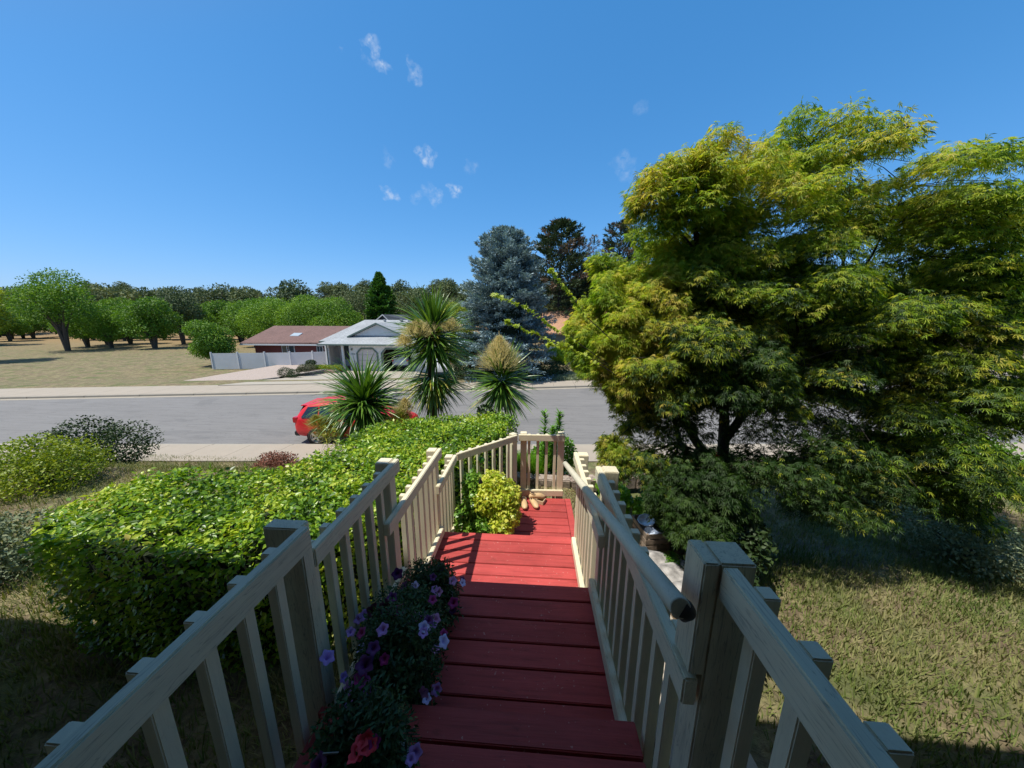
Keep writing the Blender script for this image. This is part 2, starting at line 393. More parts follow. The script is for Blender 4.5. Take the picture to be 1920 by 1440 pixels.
strip('kerb_far', lambda x: lin(FAR, x), lambda x: lin(FAR, x)+.15, ROAD_Z+.12, ROAD_Z+.125, KERB, 60, thick=.3)
strip('gutter_far', lambda x: lin(FAR, x)-.32, lambda x: lin(FAR, x)-.003, ROAD_Z+.006, ROAD_Z+.01, KERB, 60)
strip('pavement_near', lambda x: lin(NEAR, x)-1.55, lambda x: lin(NEAR, x)-.153, ROAD_Z+.17, ROAD_Z+.142, CONC, 60, thick=.25)
strip('pavement_far', lambda x: lin(FAR, x)+.153, lambda x: lin(FAR, x)+1.75+(.7 if x < -6 else 0), ROAD_Z+.132, ROAD_Z+.16, CONC, 60, thick=.25)

# ------------------------------------------------------------------ own house behind and above the camera (casts the shade on the steps)
ROOFM = plain('dark_roof_shingles', (.09, .085, .08), .9, .25, 8, bump=.5)
SIDING = plain('darkened_house_siding', (.07, .058, .045), .7, .1, 3)  # unseen wall, colour darkened to bounce less light onto the near posts
own = thing('porch_house', 'house whose eave shades the top of the red steps, beside the near newel posts', 'house', (0, -1.2, -3.2))
HE = 2.0
EY = 2.0-.19*(HE+1.9)
def ey(x): return EY-.037*x+.006
boxes('wall', [(-8, 8, -1.55, -1.35, -3.3, HE+.6)], SIDING, own, 0)
boxes('door', [(-.5, .45, -1.345, -1.30, -1.6, .45)], plain('front_door_paint', (.12, .05, .04), .4), own, .004)
mk('roof', [(-9, ey(-9), HE), (9, ey(9), HE), (9, -4.5, HE+2), (-9, -4.5, HE+2), (-9, ey(-9), HE-.14), (9, ey(9), HE-.14), (9, -4.5, HE+1.8), (-9, -4.5, HE+1.8)],
   [(0, 1, 2, 3), (7, 6, 5, 4), (0, 4, 5, 1), (1, 5, 6, 2), (2, 6, 7, 3), (3, 7, 4, 0)], ROOFM, own)

#@@STAIRS
# ------------------------------------------------------------------ red timber steps
ZA, ZB, ZC, ZD = -1.60, -1.90, -2.24, -2.58
steps = thing('timber_steps', 'broad red stained timber steps running down from the porch to the garden landing', 'steps', (-.2, 1.5, -3.2))
def boards(edges, x0, x1, z, gap=.007, th=.036, xf=None):
    for a, b in zip(edges[:-1], edges[1:]):
        xx0, xx1 = (x0, x1) if xf is None else xf((a+b)/2)
        j = random.uniform(-.0015, .0015)
        boxes('deck_board', [(xx0, xx1, a+gap/2, b-gap/2, z-th+j, z+j)], DECK, steps, .004)
eA = [-1.32+.142*k for k in range(15)]; eA = [e for e in eA if e < .76]+[.905, 1.028]
boards(eA, -.80, .435, ZA, .012)
eB = [.86]+[1.262-.145*1, 1.262, 1.412, 1.556, 1.708, 1.862, 1.992]
boards([1.03]+eB[1:], -.90, .428, ZB, .010)
boards([2.0, 2.13, 2.27, 2.417, 2.551, 2.704, 2.86, 2.972], -.90, .428, ZC, .006)
def dx(y):   # landing narrows along the bevelled corner
    return (-.90 if y < 3.5 else -.90+(y-3.5)*.92, .492)
boards([2.985, 3.13, 3.28, 3.485, 3.634, 3.785, 3.917, 4.089, 4.246], 0, 0, ZD, .006, xf=dx)
boxes('edge_board', [(.497, .575, 2.99, 4.25, ZD-.036, ZD+.001)], DECK, steps, .004)
for nm, y, z0, z1 in (('riser', 1.012, ZB-.1, ZA-.038), ('riser', 1.972, ZC-.1, ZB-.038), ('riser', 2.952, ZD-.1, ZC-.038), ('riser', 4.235, ZD-.35, ZD-.04)):
    boxes(nm, [(-.88 if y < 4 else -.2, .41, y-.028, y, z0, z1)], REDTRIM, steps, .003)
for x in (-.86, -.25, .36):
    boxes('stringer', [(x, x+.04, -1.2, 1.0, ZA-.26, ZA-.04), (x, x+.04, 1.02, 1.93, ZB-.26, ZB-.04), (x, x+.04, 1.98, 2.92, ZC-.26, ZC-.04), (x, x+.04, 2.99, 4.1 if x > -.3 else 3.5, ZD-.26, ZD-.04)], REDTRIM, steps, 0)
for x, y in ((-.8, .2), (.35, .2), (-.8, 1.5), (.35, 1.5), (-.8, 2.5), (.35, 2.5), (.35, 4.1), (-.2, 4.1)):
    boxes('support_post', [(x-.04, x+.04, y-.04, y+.04, -3.5, -1.9 if y < 1 else (-2.2 if y < 2 else (-2.5 if y < 3 else -2.86)))], REDTRIM, steps, .003)

BS = .038       # baluster section
def rail_line(t, p0, p1, ztop, zdeck, inner, balusters, posts, trail=P_Y, tpost=P_Z, tbal=P_Z, bot=True, b0=None, b1=None, zext=-.14):
    """rail from p0 to p1 (plan, inner face line), rail boards on the inner side, balusters and posts on the outer side. inner=+1: structure lies left of the direction p0->p1"""
    p0 = np.array(p0, float); p1 = np.array(p1, float); L = np.linalg.norm(p1-p0); d = (p1-p0)/L
    boxes('top_rail', [obox(p0, p1, .038, ztop-.089, ztop, inner)], trail, t, .005)
    q0 = p0 if b0 is None else p0+d*b0; q1 = p1 if b1 is None else p0+d*b1
    if bot: boxes('bottom_rail', [obox(q0, q1, .038, zdeck+.03, zdeck+.119, inner)], trail, t, .005)
    nrm = np.array([-d[1], d[0]])*inner
    for s in balusters:
        c = p0+d*s+nrm*.0395; j = random.uniform(-.004, .002)
        boxes('baluster', [obox(c-d*BS/2, c+d*BS/2, BS, zdeck+zext, ztop-.004+j, inner)], tbal, t, .003)
    for s, w, zt, zb in posts:
        c = p0+d*s+nrm*.0395
        boxes('post', [obox(c-d*w/2, c+d*w/2, .089, zb, zt, inner)], tpost, t, .005)
XL, XR = -.882, .414
# left side (inner faces at XL; structure towards -x, walking +y the structure is on the left: inner=+1)
r = thing('stair_railing', 'shaded railing left of the steps, nearest of the three left sections, highest rail', 'railing', (-.92, 1.5, ZB-.1))
rail_line(r, (XL, 1.10), (XL, 1.962), -.94, ZB, 1, [1.258-1.10, 1.382-1.10, 1.505-1.10, 1.632-1.10, 1.765-1.10], [(.035, .06, -.945, ZB-.6), (.818, .089, -.937, ZB-.9)], b0=.0, trail=P_YW)
r = thing('stair_railing', 'sunlit middle section of the left stair railing, between shaded section and ivy', 'railing', (-.92, 2.5, ZC-.1))
rail_line(r, (XL+.001, 1.74), (XL+.001, 2.935), -1.28, ZC, 1, [.354, .472, .606, .736, .866, .995], [(1.148, .089, -1.277, ZC-.9)], b0=.24, b1=1.16)
r = thing('stair_railing', 'lowest left stair railing that bends diagonally behind the yellow ivy', 'railing', (-.75, 3.7, ZD-.1))
rail_line(r, (XL, 2.80), (XL, 3.535), -1.62, ZD, 1, [.22, .345, .465, .575], [(.69, .089, -1.617, ZD-.6)], b0=.2)
rail_line(r, (XL+.003, 3.545), (-.185, 4.224), -1.62, ZD, 1, [.09+.125*k for k in range(7)], [(.955, .085, -1.616, ZD-.6)], trail=P_D)
r = thing('stair_railing', 'short far railing across the end of the landing, facing the road', 'railing', (.15, 4.27, ZD-.1))
rail_line(r, (-.176, 4.232), (.468, 4.252), -1.62, ZD, 1, [.150, .273, .396, .514], [(.072, .089, -1.612, ZD-.6), (.60, .089, -1.605, ZD-.6)], trail=P_X)
# right side (walking +y the structure is on the right: inner=-1)
r = thing('stair_railing', 'sunlit lower section of the right stair railing, partly behind the round handrail', 'railing', (.46, 2.5, ZC-.1))
rail_line(r, (XR-.004, 1.72), (XR-.004, 2.935), -1.28, ZC, -1, [.36+.118*k for k in range(7)], [(1.165, .089, -1.277, ZC-.9)], b0=.26, b1=1.10)
r = thing('stair_railing', 'shaded long right stair railing with flaking paint under the round handrail', 'railing', (.46, 1.4, ZB-.1))
rail_line(r, (XR, .70), (XR, 1.945), -.94, ZB, -1, [.165+.112*k for k in range(9)], [(1.20, .089, -.937, ZB-.9)], b0=.34, trail=P_YW, tpost=P_ZW)
# near newels of the upper level
r = thing('porch_railing', 'porch railing with tall newel of cracked paint at the lower right corner', 'railing', (.5, .6, ZA-.1))
boxes('newel_board', [(.428, .466, .708, .800, -.935, -.592)], P_ZW, r, .004)
boxes('post', [(.468, .557, .712, .801, -3.4, -.594)], P_ZW, r, .005)
boxes('top_rail', [(.469, .507, -1.28, .708, -.685, -.596)], P_YW, r, .005)
boxes('bottom_rail', [(.469, .507, -1.28, .708, ZA+.03, ZA+.119)], P_YW, r, .005)
for k in range(15): boxes('baluster', [(.509, .547, .62-.125*k, .658-.125*k, ZA-.14, -.60)], P_Z, r, .003)
boxes('post', [(.509, .598, -1.34, -1.25, ZA-1.6, -.594)], P_Z, r, .004)
r = thing('porch_railing', 'porch railing with broad shaded newel at the lower left corner, beside the petunias', 'railing', (-.93, .6, ZA-.1))
boxes('post', [(-1.03, -.882, 1.035, 1.094, -3.4, -.80)], P_ZW, r, .005)
boxes('top_rail', [(-.880, -.842, -1.28, 1.045, -.885, -.79)], P_YW, r, .005)
for k in range(17): boxes('baluster', [(-.92, -.882, .90-.125*k, .938-.125*k, ZA-.14, -.80)], P_Z, r, .003)
boxes('post', [(-.97, -.882, -1.34, -1.25, ZA-1.6, -.80)], P_Z, r, .004)
# round handrail
h = thing('handrail', 'round grey painted handrail sloping down inside the right railing', 'handrail', (.36, 1.8, -1.2))
a = np.array([.353, .648, -.665]); b = np.array([.345, 3.03, -1.452]); dd = (b-a)/np.linalg.norm(b-a)
V, Fc = tube([([a+dd*(.0 if k == 0 else L_) for k, L_ in enumerate((0, .004, .3, 1.0, 1.7, 2.2, np.linalg.norm(b-a)-.004, np.linalg.norm(b-a)))], [.022]+[.0250]*6+[.021])], 20)
HR = paint('handrail_paint', 1, .2, (.66, .61, .46), .12)
mk('rail', V, Fc, HR, h, smooth=False)
V, Fc = tube([([a+dd*.012, a+dd*.018+np.array([.018, 0, -.012]), a+np.array([.03, .03, -.035]), a+np.array([.036, .05, -.075])], [.023, .023, .021, .012])], 16)
mk('end_return', V, Fc, plain('dark_handrail_end', (.05, .04, .035), .6), h, smooth=True)
for L_ in (.35, 1.25, 2.1):
    p = a+dd*L_; zz = max(-.985 if L_ < 1.3 else -1.33, p[2]-.09)
    V, Fc = tube([([p, p+np.array([0, 0, -.035]), np.array([.405, p[1], p[2]-.055])], [.006]*3)], 8)
    mk('bracket', V, Fc, plain('black_bracket_metal', (.03, .03, .03), .4, metallic=.8), h)
for o in h.children:
    if o.name.startswith('rail'):
        for p in o.data.polygons: p.use_smooth = len(p.vertices) == 4

#@@HOUSES
# ------------------------------------------------------------------ buildings across the road
def shingle(name, c, sc=1.0):
    t = NT(name); v = t.coord('Object'); br = t.n.new('ShaderNodeTexBrick'); t.l.new(t.coord('Object', (1, 1, 2.2)), br.inputs[0])
    br.inputs['Scale'].default_value = 3.2*sc; br.inputs['Mortar Size'].default_value = .012
    for k, f in (('Color1', .9), ('Color2', 1.12), ('Mortar', .62)): br.inputs[k].default_value = (*[x*f for x in c], 1)
    cc = t.mix(1, br.outputs[0], t.ramp(t.noise(v, 5, 6, .8), [(.3, .78), (.7, 1.18)]), 'MULTIPLY'); cc = t.mix(1, cc, t.ramp(t.noise(v, .6, 4), [(.3, .86), (.7, 1.1)]), 'MULTIPLY')
    t.color(cc); t.set(Roughness=.9); return t.m
WHITE = plain('white_siding', (.62, .63, .63), .6, .05, 2); GREEN = plain('dark_green_trim', (.10, .15, .13), .5, .08)
GREYR = shingle('pale_grey_shingles', (.32, .34, .36)); GLASS = plain('window_glass', (.05, .07, .08), .08, .1, 3, spec=.8)
BLACK = plain('black_void', (.008, .008, .01), .9, 0)
DOORM = plain('garage_door_panel', (.55, .51, .50), .55, .04, 2)
G0 = -5.52
gh = thing('garage_house', 'white house with pale grey hip roof, gable and two garage doors across the road', 'house', (-16.5, 34, G0))
YF = 31.0; XL0, XR0 = -18.25, -9.9
ze = -2.72
# front wall pieces round the two garage openings
d1 = (-17.35, -15.45); d2 = (-14.85, -11.9); zt = -3.28
boxes('wall', [(XL0, d1[0], YF, YF+.15, G0, ze-.02), (d1[1], d2[0], YF, YF+.15, G0, ze-.02), (d2[1], XR0, YF, YF+.15, G0, ze-.02),
               (d1[0], d1[1], YF, YF+.15, zt, ze-.02), (d2[0], d2[1], YF, YF+.15, zt, ze-.02),
               (XL0, XL0+.15, YF+.15, YF+3.1, G0, ze-.02), (-21.2, XL0, YF+3.1, YF+3.25, G0, ze-.02), (-21.35, -21.2, YF+.9, YF+10, G0, ze+.12), (XR0-.15, XR0, YF+.15, YF+10, G0, ze-.02), (-21.2, XR0-.15, YF+10, YF+10.15, G0, ze-.02)], WHITE, gh, 0)
def arch(x0, x1, w, y0, y1, c=.38):
    """door frame with cut upper corners"""
    o = [(x0-w, G0), (x0-w, zt-c+.02), (x0+c-.04, zt+w), (x1-c+.04, zt+w), (x1+w, zt-c+.02), (x1+w, G0)]
    i = [(x0, G0), (x0, zt-c), (x0+c, zt), (x1-c, zt), (x1, zt-c), (x1, G0)]
    V = [(x, y0, z) for x, z in o]+[(x, y0, z) for x, z in i]+[(x, y1, z) for x, z in o]+[(x, y1, z) for x, z in i]; Fc = []
    for k in range(5): Fc += [(k, k+6, k+7, k+1), (k+12, k+13, k+19, k+18), (k, k+1, k+13, k+12), (k+6, k+18, k+19, k+7)]
    return V, Fc
for x0, x1 in (d1, d2):
    V, Fc = arch(x0, x1, .16, YF-.05, YF-.002); mk('door_trim', V, Fc, GREEN, gh)
    V, Fc = [], []
    for sx, xx in ((1, x0), (-1, x1)):     # the cut corners are wall
        n = len(V); V += [(xx, YF+.02, zt), (xx+sx*.38, YF+.02, zt), (xx, YF+.02, zt-.38), (xx, YF+.14, zt), (xx+sx*.38, YF+.14, zt), (xx, YF+.14, zt-.38)]
        Fc += [(n, n+2, n+1), (n+3, n+4, n+5), (n+1, n+2, n+5, n+4)]
    mk('corner_panel', V, Fc, WHITE, gh)
boxes('garage_door', [(d1[0]+.002, d1[1]-.002, YF+.06, YF+.10, G0+.56*k+.01, G0+.56*(k+1)-.01) for k in range(4)], DOORM, gh, .01)
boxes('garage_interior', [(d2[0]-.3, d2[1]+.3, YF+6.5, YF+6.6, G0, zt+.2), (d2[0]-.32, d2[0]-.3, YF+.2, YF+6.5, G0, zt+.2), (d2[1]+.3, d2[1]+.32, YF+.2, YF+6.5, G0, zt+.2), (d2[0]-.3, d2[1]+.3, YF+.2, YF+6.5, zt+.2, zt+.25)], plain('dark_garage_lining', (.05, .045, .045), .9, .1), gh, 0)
# porch: posts, windows, entry wall
for x in (-20.25, -18.75): boxes('porch_post', [(x-.09, x+.09, YF-.35, YF-.17, G0, ze-.1)], WHITE, gh, .01)
w_ = boxes('window', [(-20.6, -18.9, YF+3.04, YF+3.095, -4.75, -2.95)], GREEN, gh, .01)
boxes('pane', [(-20.52, -19.9, YF+3.02, YF+3.038, -4.68, -3.02), (-19.84, -18.98, YF+3.02, YF+3.038, -4.68, -3.02)], GLASS, w_, 0)
V, Fc = tube([([(-20.25, YF-.6, ze-.06), (-20.2, YF-.55, ze-.2), (-20.28, YF-.38, ze-.55), (-20.3, YF-.38, G0)], [.045]*4)], 8); mk('downpipe', V, Fc, GREEN, gh)
# main hip roof
ex0, ex1, ey0, ey1 = -21.9, -9.3, YF+.9, YF+11.2; rz = -.50; ry = YF+6.1
mk('roof', [(ex0, ey0, ze+.14), (ex1, ey0, ze+.14), (ex1, ey1, ze+.14), (ex0, ey1, ze+.14), (-18.95-.6, ry, rz), (-13.6, ry, rz),
            (ex0, ey0, ze+.02), (ex1, ey0, ze+.02), (ex1, ey1, ze+.02), (ex0, ey1, ze+.02)],
   [(0, 1, 5, 4), (1, 2, 5), (2, 3, 4, 5), (3, 0, 4), (0, 6, 7, 1), (1, 7, 8, 2), (2, 8, 9, 3), (3, 9, 6, 0), (9, 8, 7, 6)], GREYR, gh)
# lower front skirt roof over garage and porch
sx0, sx1, sy0, sy1 = -21.0, -9.2, YF-.75, YF+1.5
mk('front_roof', [(sx0, sy0, ze-.02), (sx1, sy0, ze-.02), (sx1, sy1, ze+.76), (sx0+1.5, sy1, ze+.76), (sx0, sy0, ze-.12), (sx1, sy0, ze-.12), (sx1, sy1, ze+.6), (sx0+1.5, sy1, ze+.3), (sx0+.2, sy1, ze-.0)],
   [(0, 1, 2, 3), (0, 4, 5, 1), (4, 8, 7, 6, 5), (0, 3, 7, 8, 4)], GREYR, gh)
boxes('fascia', [(sx0-.02, sx1+.02, sy0-.03, sy0-.003, ze-.14, ze-.005), (ex0, ex0+1.4, ey0-.03, ey0-.003, ze+.0, ze+.15)], GREEN, gh, 0)
boxes('soffit', [(sx0+.1, sx1-.1, sy0+.02, YF+.5, ze-.135, ze-.125)], WHITE, gh, 0)
# gable
gx0, gx1, ga = -18.75, -12.6, -15.68; gy = YF+1.15; gz = -2.02; gt = -.73
mk('gable_wall', [(gx0+.45, gy, gz), (gx1-.45, gy, gz), (ga, gy, gt-.14), (gx0+.45, gy+3, gz), (gx1-.45, gy+3, gz), (ga, gy+3, gt-.14)], [(0, 1, 2), (5, 4, 3), (0, 3, 4, 1)], WHITE, gh)
for s, x in ((1, gx0), (-1, gx1)):
    mk('gable_roof', [(x, gy-.35, gz-.06), (ga, gy-.35, gt+.02), (ga, gy+5.2, gt+.02), (x, gy+4.0, gz-.06), (x, gy-.35, gz-.16), (ga, gy-.35, gt-.09), (ga, gy+5.2, gt-.09), (x, gy+4.0, gz-.16)],
       [(0, 1, 2, 3), (7, 6, 5, 4), (0, 4, 5, 1), (1, 5, 6, 2), (3, 7, 4, 0)][:: s], GREYR, gh)
    V = [(x-.02*s, gy-.39, gz-.19), (ga, gy-.39, gt-.12), (ga, gy-.39, gt+.03), (x-.02*s, gy-.39, gz-.05)]; V += [(a, b+.036, c) for a, b, c in V]
    mk('barge_board', V, BF[:], GREEN, gh)
for x, y, z, s in ((-17.0, ry-.4, rz-.03, .1), (-15.0, ry-.5, rz-.02, .16), (-14.3, ry-.35, rz+.1, .08), (-13.9, ry-.9, rz-.12, .16), (-12.9, ry-1.6, rz-.3, .14)):
    boxes('roof_vent', [(x-s, x+s, y-.12, y+.12, z-.1, z+.12)], plain('vent_metal', (.30, .32, .33), .5, .1) if x == -17.0 else bpy.data.materials['vent_metal'], gh, .01)
lp = atY(659, 655, YF-.08); V, Fc = lathe([(.03, .12), (.09, .07), (.07, -.08), (.02, -.12)], lp, 10); mk('wall_lamp', V, Fc, GREEN, gh)
def text(name, s, size, loc, rot, mat, parent, ext=.004):
    c = bpy.data.curves.new(name, 'FONT'); c.body = s; c.size = size; c.extrude = ext; c.align_x = 'CENTER'; c.align_y = 'CENTER'
    to = bpy.data.objects.new(name+'_tmp', c); COL.objects.link(to)
    dg = bpy.context.evaluated_depsgraph_get(); me = bpy.data.meshes.new_from_object(to.evaluated_get(dg)); bpy.data.objects.remove(to)
    me.materials.clear(); me.materials.append(mat); me.name = name
    o = bpy.data.objects.new(name, me); COL.objects.link(o); o.parent = parent; o.location = Vector(loc)-Vector(ORG[parent.name]); o.rotation_euler = rot; ORG[o.name] = ORG[parent.name]; return o
text('house_number', '1900', .24, (-17.88, YF-.012, -3.78), (R_(90), 0, 0), GREEN, gh)

# driveway, planting beds
V = [(-21.5, lin(FAR, -21.5)+2.2, -4.745), (-8.8, lin(FAR, -8.8)+2.2, -4.745), (-9.6, 27, G0+.22), (-11.2, YF, G0+.03), (-18.5, YF, G0+.03), (-19.3, 28, G0+.2)]
V = [(x, y, z+.05) for x, y, z in V]+[(x, y, z-.4) for x, y, z in V]
tagit(mk('driveway', V, [(0, 1, 2, 3, 4, 5), (0, 6, 7, 1), (1, 7, 8, 2), (4, 10, 11, 5), (5, 11, 6, 0), (2, 8, 9, 3)], CONC2), kind='structure')
STONE = plain('split_face_block', (.25, .235, .215), .9, .35, 5, bump=.8)
PEB = plain('pinkish_gravel', (.42, .345, .30), .9, .3, 30, bump=.8)
rw = thing('retaining_wall', 'low block retaining wall edging the gravel bed left of the driveway', 'wall', (-20.5, 25, -5.2))
ln = [(-26, 22.6), (-22.2, 22.9), (-20.6, 25.0), (-19.3, 29.4)]
bx_ = []
for (xa, ya), (xb, yb) in zip(ln[:-1], ln[1:]):
    L_ = math.hypot(xb-xa, yb-ya); n_ = int(L_/.45)
    for k in range(n_):
        for lv in range(2):
            t0, t1 = (k+.02+(.5 if lv else 0))/n_, (k+.98+(.5 if lv else 0))/n_
            if t1 > 1.02: continue
            bx_.append(obox((xa+(xb-xa)*t0, ya+(yb-ya)*t0), (xa+(xb-xa)*t1, ya+(yb-ya)*t1), .26+random.uniform(-.02, .02), -5.6+lv*.42, -5.19+lv*.20, 1))
boxes('block', bx_, STONE, rw, .015)
tagit(mk('gravel_bed', [(-27, 22.8, -4.98), (-22.3, 23.1, -4.98), (-20.9, 25.1, -5.02), (-19.6, 29.4, -5.15), (-19.4, 33, -5.3), (-27, 34, -5.2)], [(0, 1, 2, 3, 4, 5)], PEB), kind='structure')

# raised brick planter with hedge in front of the porch
boxes('brick_planter', [(-21.6, -18.4, YF-2.4+k*.02, YF-.9, G0+k*.16, G0+.15+k*.16) for k in range(3)], plain('planter_brick', (.30, .21, .17), .9, .3, 6), loc=(-20, YF-1.6, G0), bev=.01)
tagit(bpy.data.objects['brick_planter'], 'low brick planter under the yellow green hedge by the white porch posts', 'planter')

# left neighbour with a red brown roof
nh = thing('neighbour_house', 'low house with red brown roof behind the white fence at left', 'house', (-28, 38, -5.4))
REDR = shingle('red_brown_shingles', (.17, .10, .088)); REDW = plain('dark_red_siding', (.20, .05, .045), .6, .1)
boxes('wall', [(-33, -23.4, 36.4, 36.6, -5.6, -3.3)], REDW, nh, 0)
boxes('window', [(-29.6, -28.9, 36.3, 36.38, -4.6, -3.45), (-28.75, -28.0, 36.3, 36.38, -4.6, -3.45), (-25.3, -24.5, 36.3, 36.38, -4.5, -3.5)], plain('white_trim', (.66, .66, .66), .5, .05), nh, .01)
boxes('pane', [(-29.5, -29.0, 36.27, 36.29, -4.5, -3.55), (-28.65, -28.1, 36.27, 36.29, -4.5, -3.55), (-25.2, -24.95, 36.27, 36.29, -4.42, -3.58), (-24.85, -24.6, 36.27, 36.29, -4.42, -3.58)], GLASS, bpy.data.objects['window.001'] if 'window.001' in bpy.data.objects else nh, 0)
mk('roof', [(-34, 35.55, -3.16), (-22.6, 35.8, -3.05), (-22.6, 41, -1.35), (-34, 41, -1.35), (-34, 46, -3.2), (-22.6, 46, -3.1), (-34, 35.55, -3.30), (-22.6, 35.8, -3.2)], [(0, 1, 2, 3), (3, 2, 5, 4), (0, 6, 7, 1)], REDR, nh)
boxes('gutter', [obox((-34, 35.55), (-22.6, 35.8), .1, -3.42, -3.26, -1)], bpy.data.materials['white_trim'], nh, 0)
boxes('skylight', [[(x, y, z) for x, y, z in [(-29.4, 37.6, -2.6), (-28.3, 37.6, -2.6), (-28.3, 38.4, -2.3), (-29.4, 38.4, -2.3), (-29.4, 37.6, -2.42), (-28.3, 37.6, -2.42), (-28.3, 38.4, -2.12), (-29.4, 38.4, -2.12)]]], plain('skylight_glazing', (.4, .46, .5), .2, .05, spec=.8), nh, 0)
# white vinyl fence
vf = thing('vinyl_fence', 'white panel fence between the red brown roofed house and the gravel bed', 'fence', (-24, 32, -5.3))
FENM = plain('white_vinyl', (.55, .56, .57), .45, .05, 1)
fp = [(-33, 31.0), (-30.5, 31.4), (-28, 31.9), (-25.6, 32.4), (-23.6, 33.1), (-21.9, 33.9)]
for a_, b_ in zip(fp[:-1], fp[1:]):
    boxes('panel', [obox(a_, b_, .05, -5.5, -3.85+.02*a_[0]*0, 0)], FENM, vf, 0)
for a_ in fp: boxes('post', [(a_[0]-.07, a_[0]+.07, a_[1]-.07, a_[1]+.07, -5.5, -3.72)], FENM, vf, .01)
# dark gabled roof behind
dh = thing('gabled_house', 'dark slate gable with white trim peeping over the grey roof', 'house', (-16, 52, -5))
p1, p2, p3 = atY(706, 601, 52), atY(719, 591, 52), atY(729, 601, 52); dz = 6
SLATE = plain('dark_slate', (.06, .07, .085), .8, .2, 3)
mk('wall', [(p1[0], 52, p1[2]), (p3[0], 52, p1[2]), (p2[0], 52, p2[2]), (p1[0], 52, -5), (p3[0], 52, -5)], [(0, 1, 2), (3, 4, 1, 0)], SLATE, dh)
mk('roof', [(p1[0]-.3, 51.7, p1[2]-.2), (p2[0], 51.7, p2[2]+.1), (p2[0]+1.6, 58, p2[2]+.1), (p1[0]+1.2, 58, p1[2]-.2), (p3[0]+.3, 51.7, p1[2]-.2), (p3[0]+3.6, 54.5, p1[2]-.2)], [(0, 1, 2, 3), (1, 4, 5, 2)], SLATE, dh)
for q in (p1, p3):
    s = 1 if q is p1 else -1
    V = [(q[0]-.3*s, 51.62, p1[2]-.32), (p2[0], 51.62, p2[2]-.02), (p2[0], 51.62, p2[2]+.16), (q[0]-.3*s, 51.62, p1[2]-.14)]; V += [(a, b+.06, c) for a, b, c in V]
    mk('barge_board', V, BF[:], bpy.data.materials['white_trim'], dh)
# house with the terracotta roof, right of the blue spruce
th = thing('terracotta_house', 'house with orange brown roof half hidden between spruce and maple', 'house', (3.5, 36, -4.9))
TERR = shingle('terracotta_shingles', (.44, .24, .14), .9); YT = 33.0
q = [atY(1022, 624, YT), atY(1100, 640, YT)]
tl = atY(1018, 584, 38.0); ev = atY(1015, 624, YT)
mk('roof', [(ev[0]-.4, YT, ev[2]), (16, YT, ev[2]), (16, 38, tl[2]), (tl[0], 38, tl[2]), (16, 43, ev[2]), (ev[0]-.4, 43, ev[2]), (ev[0]-.4, YT, ev[2]-.14), (16, YT, ev[2]-.14)], [(0, 1, 2, 3), (3, 2, 4, 5), (0, 6, 7, 1)], TERR, th)
boxes('wall', [(ev[0]+.3, 15.5, YT+.6, YT+.8, -5.2, ev[2]-.1)], plain('grey_green_siding', (.16, .18, .17), .7, .1), th, 0)
for x in (ev[0]+.9, ev[0]+5, ev[0]+9):
    w_ = boxes('window', [(x, x+1.2, YT+.5, YT+.595, -3.9, -2.75)], bpy.data.materials['white_trim'], th, .01)
    boxes('pane', [(x+.08, x+1.12, YT+.47, YT+.495, -3.82, -2.83)], GLASS, w_, 0)

